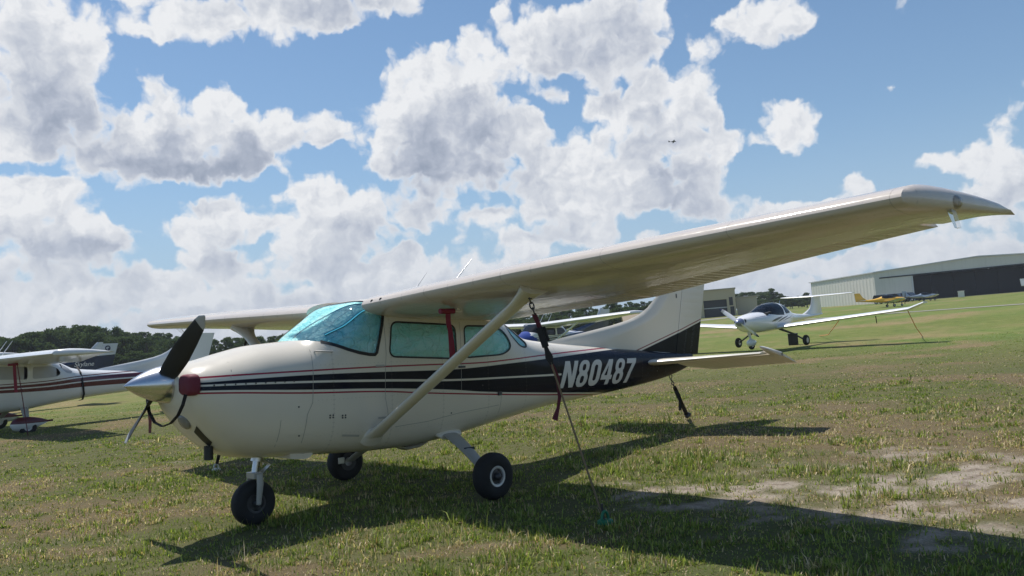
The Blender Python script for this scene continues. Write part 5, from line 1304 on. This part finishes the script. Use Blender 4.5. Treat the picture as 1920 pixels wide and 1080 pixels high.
# ------------------------------------------------------------------ hangar, sheds, vehicles
def sheet(name,a,b_,ribs):
    m,t,bs=nt_new(name); co=objco(t)
    col=mixc(t,noise_(t,co,.35,6,.6),a,b_)
    mp=t.nodes.new('ShaderNodeMapping'); mp.inputs['Scale'].default_value=(1,1,.06); L(t,co,mp.inputs[0])
    col=mixc(t,math_(t,'MULTIPLY',smooth(t,noise_(t,mp.outputs[0],2.2,5,.65),.5,.8),.30),col,tuple(x*.62 for x in a))
    L(t,col,bs.inputs['Base Color']); bs.inputs['Roughness'].default_value=.5; return m
SHEET=sheet('ribbed_metal_wall',(.58,.57,.52),(.64,.63,.57),1)
ROOFM=simple('metal_roof',(.55,.56,.56),.45,.3); DOORM=simple('dark_door',(.018,.019,.024),.5); DOORSHADE=simple('door_shade_black',(.004,.0045,.007),.8); CONC=simple('concrete',(.27,.26,.225),.85,bumpy=.2)
def prism(mb,P,z0,z1):
    n=len(P); v=[(x,y,z0) for x,y in P]+[(x,y,z1) for x,y in P]
    mb.add(v,[tuple(range(n-1,-1,-1)),tuple(range(n,2*n))]+[(i,(i+1)%n,n+(i+1)%n,n+i) for i in range(n)])
def hangar():
    c0=far(1641,170); c1=far(1920,166); l1=far(1521,195)
    u=(c1-c0); u.z=0; u.normalize(); w=Vector((l1.x-c0.x,l1.y-c0.y,0)); D=w.length; w.normalize(); z0=c0.z-.05
    eave=height_at(1632,512,170)-0; apx=height_at(1838,483,167); half=(far(1838,167)-c0).length
    zz=c0.z; EA=5.85; AP=6.75
    o=empty('hangar','big beige metal hangar with ribbed side wall and wide dark open doorway','hangar',c0)
    P=lambda a,b_,z: u*a+w*b_+Vector((0,0,z))
    F=2*half; da=(far(1711,169)-c0).length; db=F-da*.9
    DH=height_at(1711,516,169)-height_at(1711,563,169)
    top=lambda a: EA+(AP-EA)*(1-abs(a-half)/half)
    # front wall round the doorway, ribbed side walls, back
    b=MB(); t_=.15
    def wall(pts):   # pts in (a,z), a slab of wall thickness
        n=len(pts); v=[P(a,0,z) for a,z in pts]+[P(a,t_,z) for a,z in pts]
        b.add(v,[tuple(range(n)),tuple(range(2*n-1,n-1,-1))]+[(i,n+i,n+(i+1)%n,(i+1)%n) for i in range(n)])
    wall([(0,-.3),(da,-.3),(da,DH),(0,DH)]); wall([(db,-.3),(F,-.3),(F,DH),(db,DH)]); wall([(0,DH),(F,DH),(F,EA),(half,AP),(0,EA)])
    b.build('front_wall',SHEET,o)
    for sgn,a0 in((1,0),(-1,F)):
        b=MB(); n=int(D/1.3)*4; prof=[]
        for i in range(n+1):
            k=i%4; off=.13 if k==1 else 0; prof.append((.16+(D-.32)*i/n,off))
        v=[P(a0-sgn*off,bb,-.3) for bb,off in prof]+[P(a0-sgn*off,bb,EA-.05) for bb,off in prof]; m=len(prof)
        b.add(v,[(i,i+1,m+i+1,m+i) for i in range(m-1)]); b.build('side_wall',SHEET,o)
    b=MB(); b.add([P(0,D,-.3),P(F,D,-.3),P(F,D,EA),P(half,D,AP),P(0,D,EA)],[(0,1,2,3,4)]); b.build('rear_wall',SHEET,o)
    b=MB(); e=.35
    ring0=[P(-e,-e,EA-.05),P(half,-e,AP+.03),P(F+e,-e,EA-.05),P(F+e,-e,EA+.15),P(half,-e,AP+.22),P(-e,-e,EA+.15)]
    b.rings([ring0,[p+w*(D+2*e) for p in ring0]]); b.build('roof',ROOFM,o)
    b=MB(); b.rings([[P(da-5.5,-.12,DH),P(db,-.12,DH),P(db,-.12,DH+.22),P(da-5.5,-.12,DH+.22)],[P(da-5.5,-.02,DH),P(db,-.02,DH),P(db,-.02,DH+.22),P(da-5.5,-.02,DH+.22)]]); b.build('door_track',DOORM,o)
    b=MB(); b.rings([[P(da,-.06,-.2),P(da+.28,-.06,-.2),P(da+.28,-.06,DH),P(da,-.06,DH)],[P(da,-.02,-.2),P(da+.28,-.02,-.2),P(da+.28,-.02,DH),P(da,-.02,DH)]]); b.build('door_jamb',ROOFM,o)
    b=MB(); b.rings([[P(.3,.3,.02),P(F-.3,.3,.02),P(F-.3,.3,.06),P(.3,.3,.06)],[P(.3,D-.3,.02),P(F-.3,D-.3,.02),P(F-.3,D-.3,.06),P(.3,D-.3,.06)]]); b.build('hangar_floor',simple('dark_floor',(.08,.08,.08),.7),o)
    # leaves across the doorway, near-black: the interior's darkness is painted into their colour
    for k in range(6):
        a=da+.6+k*(db-da-1.2)/6; b=MB(); b.rings([[P(a,1.6,.05),P(a+(db-da-1.2)/6-.06,1.6,.05),P(a+(db-da-1.2)/6-.06,1.6,DH-.1),P(a,1.6,DH-.1)],[P(a,1.7,.05),P(a+(db-da-1.2)/6-.06,1.7,.05),P(a+(db-da-1.2)/6-.06,1.7,DH-.1),P(a,1.7,DH-.1)]]); b.build('shade_leaf',DOORSHADE,o)
    b=MB(); cz=.03
    b.rings([[P(-2,-7,-.4),P(F+20,-7,-.4),P(F+20,-7,cz),P(-2,-7,cz)],[P(-2,0,-.4),P(F+20,0,-.4),P(F+20,0,cz),P(-2,0,cz)]]); ap=b.build('apron',CONC,None); ap.location=c0; tag(ap,kind='structure')
    return o
hangar()
def strip(name,px_list,width,mat):
    P=[gnd(*p) for p in px_list]; ext=P[0]+(P[0]-P[-1])*.35; P=[ext]+P; P.append(P[-1]+(P[-1]-P[1])*2)
    d=(P[-1]-P[0]).normalized(); n_=Vector((-d.y,d.x,0)); b=MB(); Q=[]
    for i in range(len(P)-1):
        for k in range(24): Q.append(P[i].lerp(P[i+1],k/24))
    Q.append(P[-1]); v=[]
    for p in Q:
        for s in(-1,1): r=p+n_*s*width/2; v.append((r.x,r.y,T(r.x,r.y)+.03))
    b.add(v,[(2*i,2*i+1,2*i+3,2*i+2) for i in range(len(Q)-1)]); o=b.build(name,mat); return tag(o,kind='structure')
strip('taxiway',[(1312,613),(1740,583)],2.3,CONC)
strip('path',[(1316,601),(1372,595)],6.5,CONC)
def block(o,name,c,d,rz,mat,bev=0): 
    b=MB(); b.box(c,d,Matrix.Rotation(rz,3,'Z')); return b.build(name,mat,o,None,bev)
def building(label,px0,px1,dist,height,depth,mat,door=None,extra=None,name='storage_building'):
    a=far(px0,dist); b_=far(px1,dist); u=(b_-a); u.z=0; Wd=u.length; u.normalize(); w=Vector((-u.y,u.x,0)); 
    if w.dot(a-CP)<0: w=-w
    z0=min(a.z,b_.z)
    o=empty(name,label,'building',(a.x,a.y,z0),(0,0,math.atan2(u.y,u.x)))
    # local frame: x along the front, y away from the viewer
    def slab(nm,x0,x1,y0,y1,zA,zB,m): 
        b=MB(); b.box(((x0+x1)/2,(y0+y1)/2,(zA+zB)/2),(x1-x0,y1-y0,zB-zA)); return b.build(nm,m,o)
    if door:
        dx0,dx1,dh=door; 
        b=MB()
        for x0,x1,zA,zB in((0,dx0,-.4,height),(dx1,Wd,-.4,height),(dx0,dx1,dh,height)):
            if x1-x0>.02: b.box(((x0+x1)/2,.1,(zA+zB)/2),(x1-x0,.2,zB-zA))
        b.box((.1,depth/2+.1,height/2-.2),(.2,depth-.2,height+.4)); b.box((Wd-.1,depth/2+.1,height/2-.2),(.2,depth-.2,height+.4)); b.box((Wd/2,depth,height/2-.2),(Wd-.4,.2,height+.4)); b.build('wall',mat,o)
        slab('door',dx0,dx1,.9,1.0,-.3,dh,DOORM); slab('floor_slab',.2,Wd-.2,.2,depth-.2,-.3,.02,CONC)
        if extra: 
            slab('door_rail',dx0,dx1,.82,.88,dh*.52,dh*.57,ROOFM)
    else: slab('wall',0,Wd,0,depth,-.4,height,mat)
    slab('roof',-.2,Wd+.2,-.25,depth+.25,height,height+.22,simple('parapet_roof',(.40,.36,.28),.7))
    return o,Wd
TAN=simple('tan_stucco',(.50,.42,.29),.8,bumpy=.1); BEIGE=simple('beige_stucco',(.48,.43,.33),.8,bumpy=.1)
hG=height_at(1340,552,176)-height_at(1340,600,176)
o,wd_=building('tan flat-roofed building with a dark roll-up doorway, left of the far trees',1296,1377,176,hG+.35,10,TAN,(2.2,6.9,3.6),True)
b=MB(); b.box((7.75,-.02,3.1),(.75,.06,1.7)); b.build('window',DOORM,o); b=MB(); b.box((7.9,-.02,1.0),(.8,.06,2.0)); b.build('side_door',DOORM,o)
building('low beige flat-roofed annex between the tan building and the trees',1378,1417,180,3.6,8,BEIGE)
# open shed behind the wing of the middle-distance airplane
o=empty('open_shed','dark open-sided shed with tan gable roof behind the blue-covered airplane','shed',far(1199,84)-Vector((0,0,.75)),(0,0,-.85))
for x_ in(-1.6,0,1.6):
    for y_ in(-1.3,1.3): b=MB(); b.box((x_,y_,.95),(.12,.12,2.5)); b.build('post',M['steel'],o)
b=MB(); b.rings([[(-2,-1.6,2.15),(-2,0,2.85),(-2,1.6,2.15),(-2,0,2.65)],[(2,-1.6,2.15),(2,0,2.85),(2,1.6,2.15),(2,0,2.65)]]); b.build('roof',simple('tan_roof',(.30,.24,.17),.8),o)
b=MB(); b.box((0,1.35,1.0),(3.1,.06,1.9)); b.build('rear_wall',DOORM,o)
b=MB(); b.tube([(-1.6,-1.3,.2),(0,-1.3,2.1)],.04,6); b.build('brace',M['steel'],o); b=MB(); b.tube([(1.6,-1.3,.2),(0,-1.3,2.1)],.04,6); b.build('brace',M['steel'],o)
# parked cars
def car(name,label,loc,yaw,col,van=False,group=None):
    o=empty(name,label,'van' if van else 'car',loc,(0,0,yaw),group)
    Lh,Wh=(2.5,.95) if van else (2.25,.9); belt=1.0; roof=1.95 if van else 1.62
    prof=[(-Lh,.45),(-Lh+.05,.85),(-Lh+.25,belt-.05),(-Lh*.42,belt),(Lh*.9,belt),(Lh,.85),(Lh,.4),(-Lh+.1,.35)]
    b=MB(); b.rings([[(x_,-Wh+ins,z_) for x_,z_ in prof] for ins in(0,)]+[[(x_,Wh,z_) for x_,z_ in prof]]); b.build('body',col,o,None,.06)
    cp=[(-Lh*.45,belt-.02),(-Lh*.15,roof-.05),(-Lh*.05,roof),(Lh*.80,roof-.02),(Lh*.92,belt-.02)]
    b=MB(); b.rings([[(x_,-Wh+.10,z_) for x_,z_ in cp],[(x_,Wh-.10,z_) for x_,z_ in cp]]); b.build('cabin',col,o,None,.08)
    for sd in(-1,1):
        for x0,x1 in((-Lh*.28,Lh*.22),(Lh*.27,Lh*.75)):
            b=MB(); b.add([(x0,sd*(Wh-.088),belt+.06),(x1,sd*(Wh-.088),belt+.06),(x1-.05,sd*(Wh-.088),roof-.14),(x0+.15,sd*(Wh-.088),roof-.14)],[(0,1,2,3)]); b.build('side_window',M['glassy'],o)
        for x_ in(-Lh*.62,Lh*.62): small_wheel(o,(x_,sd*(Wh-.08),.33),.33,.2,'wheel')
        b=MB(); b.box((-Lh+.06,sd*.62,.75),(.10,.32,.16)); b.build('headlight',M['chrome'],o)
    b=MB(); b.add([(-Lh*.43,-Wh+.2,belt+.05),(-Lh*.43,Wh-.2,belt+.05),(-Lh*.19,Wh-.24,roof-.10),(-Lh*.19,-Wh+.24,roof-.10)],[(0,1,2,3)]); ob=b.build('windshield',M['glassy'],o); ob.location.x=-.03
    return o
M['glassy']=simple('car_glass',(.02,.025,.03),.08,coat=1)
for i,(px,dd,c,lb) in enumerate([(1659,158,(.02,.022,.03),'leftmost of the dark cars by the hangar, above the yellow airplane tail'),(1681,158,(.035,.036,.042),'middle one of the dark cars parked by the hangar wall'),(1702,158,(.015,.02,.035),'dark car nearest the hangar doorway, behind the silver airplane')]):
    car('parked_car',lb,far(px,dd),yaw_for(px,.5+.1*i),simple('car_paint',c,.25,coat=.8),False,'dark cars parked by the hangar')
car('parked_van','white van standing far off before the trees beside the propeller',far(289,140),yaw_for(289,1.2),simple('van_paint',(.7,.7,.7),.3,coat=.5),True)
g=far(1801,158); b=MB(); b.box((g.x,g.y,g.z+.5),(.95,.95,1.0),Matrix.Rotation(.3,3,'Z')); b.box((g.x,g.y,g.z+1.03),(1.05,1.05,.06),Matrix.Rotation(.3,3,'Z')); o=b.build('utility_box',simple('white_box_paint',(.72,.70,.66),.6),None,None,.03); tag(o,'white utility box on the pavement before the dark hangar doorway','utility box')

# ------------------------------------------------------------------ trees
def leaf_mat(name,a,b_):
    m=bpy.data.materials.new(name); m.use_nodes=True; t=m.node_tree; t.nodes.clear(); o=t.nodes.new('ShaderNodeOutputMaterial')
    at=t.nodes.new('ShaderNodeAttribute'); at.attribute_name='tint'; oi=t.nodes.new('ShaderNodeObjectInfo')
    c=mixc(t,at.outputs['Fac'],a,b_); c=mixc(t,math_(t,'MULTIPLY',oi.outputs['Random'],.45),c,(.055,.085,.028))
    d=t.nodes.new('ShaderNodeBsdfDiffuse'); tr=t.nodes.new('ShaderNodeBsdfTranslucent'); L(t,c,d.inputs[0]); L(t,c,tr.inputs[0])
    mx=t.nodes.new('ShaderNodeMixShader'); mx.inputs[0].default_value=.42; L(t,d.outputs[0],mx.inputs[1]); L(t,tr.outputs[0],mx.inputs[2]); L(t,mx.outputs[0],o.inputs[0]); return m
LEAF=leaf_mat('tree_leaves',(.045,.080,.028),(.120,.165,.060)); BARK=simple('bark',(.07,.055,.04),.9,bumpy=.5,bscale=8)
def tree_proto(seed,kind):
    """unit tree, 10 m tall"""
    r=np.random.RandomState(seed); tb=MB(); lobes=[]
    if kind=='round': H,R0,nl,b0=10,3.6,26,.18
    elif kind=='tall': H,R0,nl,b0=10,2.3,22,.28
    else: H,R0,nl,b0=10,1.9,16,.45
    tb.tube([(0,0,-.4),(.1,.05,H*.25),(-.05,.1,H*.55),(.05,0,H*.85)],[.32,.24,.15,.05],8)
    for i in range(nl):
        z=H*(b0+(.93-b0)*r.rand()**.85); k=(z/H-b0)/(1-b0); rad=R0*(math.sin(PI*min(1,.25+.75*k))**.7 if kind=='round' else (1-.55*k))*(.55+.5*r.rand()); a=r.rand()*2*PI
        c=Vector((rad*math.cos(a)*.8,rad*math.sin(a)*.8,z)); s=(.75+.75*r.rand())*(1.0 if kind=='round' else .75)*(1-.3*k); lobes.append((c,s))
        tb.tube([(0,0,z*.72),c*.55+Vector((0,0,z*.40)),c],[.10,.06,.02],5)
    lobes.append((Vector((0,0,H*.93)),.7))
    V=[];F=[];Tn=[]
    for c,s in lobes:
        n=int(130*s); tone=r.rand()
        for i in range(n):
            d=r.normal(size=3); d/=np.linalg.norm(d); p=np.array(c)+d*s*(.45+.62*r.rand()**.5)*np.array([1.15,1.15,.8])
            if p[2]>H*1.02: continue
            e1=r.normal(size=3); e1/=np.linalg.norm(e1); e2=np.cross(e1,r.normal(size=3)); e2/=np.linalg.norm(e2); q=.13+.17*r.rand()
            o=len(V); V+=[p+e1*q,p+e2*q*.7,p-e1*q,p-e2*q*.7]; F.append((o,o+1,o+2,o+3)); Tn+=[float(np.clip(.35*tone+.65*r.rand(),0,1))]*4
    me=bpy.data.meshes.new('crown'); me.from_pydata([tuple(v) for v in V],[],F); me.update()
    a_=me.attributes.new('tint','FLOAT','POINT'); a_.data.foreach_set('value',np.array(Tn,np.float32)); me.materials.append(LEAF)
    tm=bpy.data.meshes.new('trunk'); tm.from_pydata(tb.v,[],tb.f); tm.materials.append(BARK); tm.polygons.foreach_set('use_smooth',[True]*len(tm.polygons))
    return me,tm
PROTO=[tree_proto(1,'round'),tree_proto(2,'round'),tree_proto(3,'round'),tree_proto(4,'tall'),tree_proto(5,'tall'),tree_proto(6,'thin')]
def plant(px,dist,ytop,k,label,group,wide=1):
    g=far(px,dist); h_=max(2.5,height_at(px,ytop,dist)); s=h_/10
    o=bpy.data.objects.new('broadleaf_tree',None); COL.objects.link(o); o.location=g; o.rotation_euler=(0,0,rnd.random()*6.28); o.scale=(s*wide,s*wide,s); tag(o,label,'tree',group)
    cr=bpy.data.objects.new('crown',PROTO[k][0]); tr=bpy.data.objects.new('trunk',PROTO[k][1])
    for q in(cr,tr): COL.objects.link(q); q.parent=o
PROF=[(-220,640),(-100,632),(0,632),(40,622),(80,616),(115,612),(150,604),(178,612),(203,628),(230,622),(290,626),(340,628),(400,632),(470,628),(540,622),(620,618),(760,610),(900,596),(960,590),(1010,584),(1060,576),(1110,570),(1160,566),(1205,566),(1232,562),(1262,562),(1300,560)]
yt=lambda px: float(np.interp(px,[p[0] for p in PROF],[p[1] for p in PROF]))
LB1='dense dark green tree in the far tree line left of the propeller'; LB2='dark tree in the far tree line showing under the far wing'; LB3='dark green tree behind the blue-covered airplane and shed'; LB0='tree standing behind the others in the far tree line, only its top showing'
px=-230
while px<1262:
    lab,grp=(LB1,'trees left of the propeller') if px<330 else (LB2,'trees under the far wing') if px<760 else (LB3,'trees behind the blue-covered airplane')
    y=yt(px); plant(px,132+rnd.random()*22,y+rnd.uniform(-1,11),rnd.choice([0,1,2,0,1,3]),lab,grp,rnd.uniform(.95,1.35))
    if rnd.random()<.75: plant(px+6,168+rnd.random()*20,y+rnd.uniform(-3,6),rnd.choice([0,1,2,3,4]),LB0,'tree tops behind the far tree line',rnd.uniform(.9,1.2))
    px+=rnd.uniform(11,19) if (px<330 or px>900) else rnd.uniform(16,26)
plant(214,150,611,5,'thin spiky tree rising above the far tree line left of the propeller',None,.9); plant(221,158,617,5,'shorter thin tree close beside the spiky one above the tree line',None,.8)
plant(1232,150,556,3,'tree top against the sky beside the dorsal fin',None,1.1)
LB4='dark green tree right of the low beige annex, beyond the bubble-canopy airplane'
for px,y,k in((1352,560,0),(1366,555,1),(1380,550,2),(1393,548,0),(1407,547,1),(1421,548,2),(1434,547,0),(1459,549,1),(1470,553,2),(1482,556,0),(1494,556,1),(1505,553,2),(1516,556,0),(1400,560,1),(1455,562,2),(1478,566,0),(1500,566,1)): plant(px,215+rnd.random()*18,y+rnd.uniform(-2,2),k,LB4,'trees beyond the bubble-canopy airplane',rnd.uniform(1.1,1.5))
plant(1445,214,540,4,'tallest tree of the clump right of the annex, open crown',None,1.5); plant(1355,222,543,4,'small tree top just above the tan building roof',None,1.0); plant(1510,212,548,3,'tree closest to the hangar side wall',None,1.4)
LB5='low dark shrub at the foot of the far trees'
for px in list(range(-60,330,22))+list(range(960,1250,20))+list(range(1425,1520,14)):
    dist=126 if px<1300 else 205; h0=height_at(px,0,dist); g=far(px,dist)
    o=bpy.data.objects.new('shrub',None); COL.objects.link(o); o.location=g; o.rotation_euler=(0,0,rnd.random()*6); s=rnd.uniform(.22,.34); o.scale=(s*1.9,s*1.9,s); tag(o,LB5,'shrub','shrubs at the foot of the far trees')
    cr=bpy.data.objects.new('crown',PROTO[rnd.choice([0,1,2])][0]); COL.objects.link(cr); cr.parent=o
SC.render.engine='CYCLES'; SC.cycles.max_bounces=6; SC.cycles.diffuse_bounces=3; SC.cycles.glossy_bounces=4; SC.cycles.transparent_max_bounces=10
SC.cycles.use_adaptive_sampling=True; SC.cycles.adaptive_threshold=.015; SC.cycles.use_denoising=True
try:
    SC.cycles.denoiser='OPENIMAGEDENOISE'; SC.cycles.denoising_input_passes='RGB_ALBEDO_NORMAL'
except Exception: pass
HAZE=0.00034
if HAZE:
    hb=MB(); hb.box((CP.x,CP.y,11.4),(3000,3000,25.2)); ho=hb.build('haze',None); m=bpy.data.materials.new('thin_air_haze'); m.use_nodes=True; t=m.node_tree; t.nodes.clear(); oo=t.nodes.new('ShaderNodeOutputMaterial'); pv=t.nodes.new('ShaderNodeVolumePrincipled'); pv.inputs['Color'].default_value=(.86,.92,1,1); pv.inputs['Density'].default_value=HAZE; L(t,pv.outputs[0],oo.inputs['Volume']); ho.data.materials.clear(); ho.data.materials.append(m); tag(ho,kind='stuff')
bpy.context.view_layer.update()
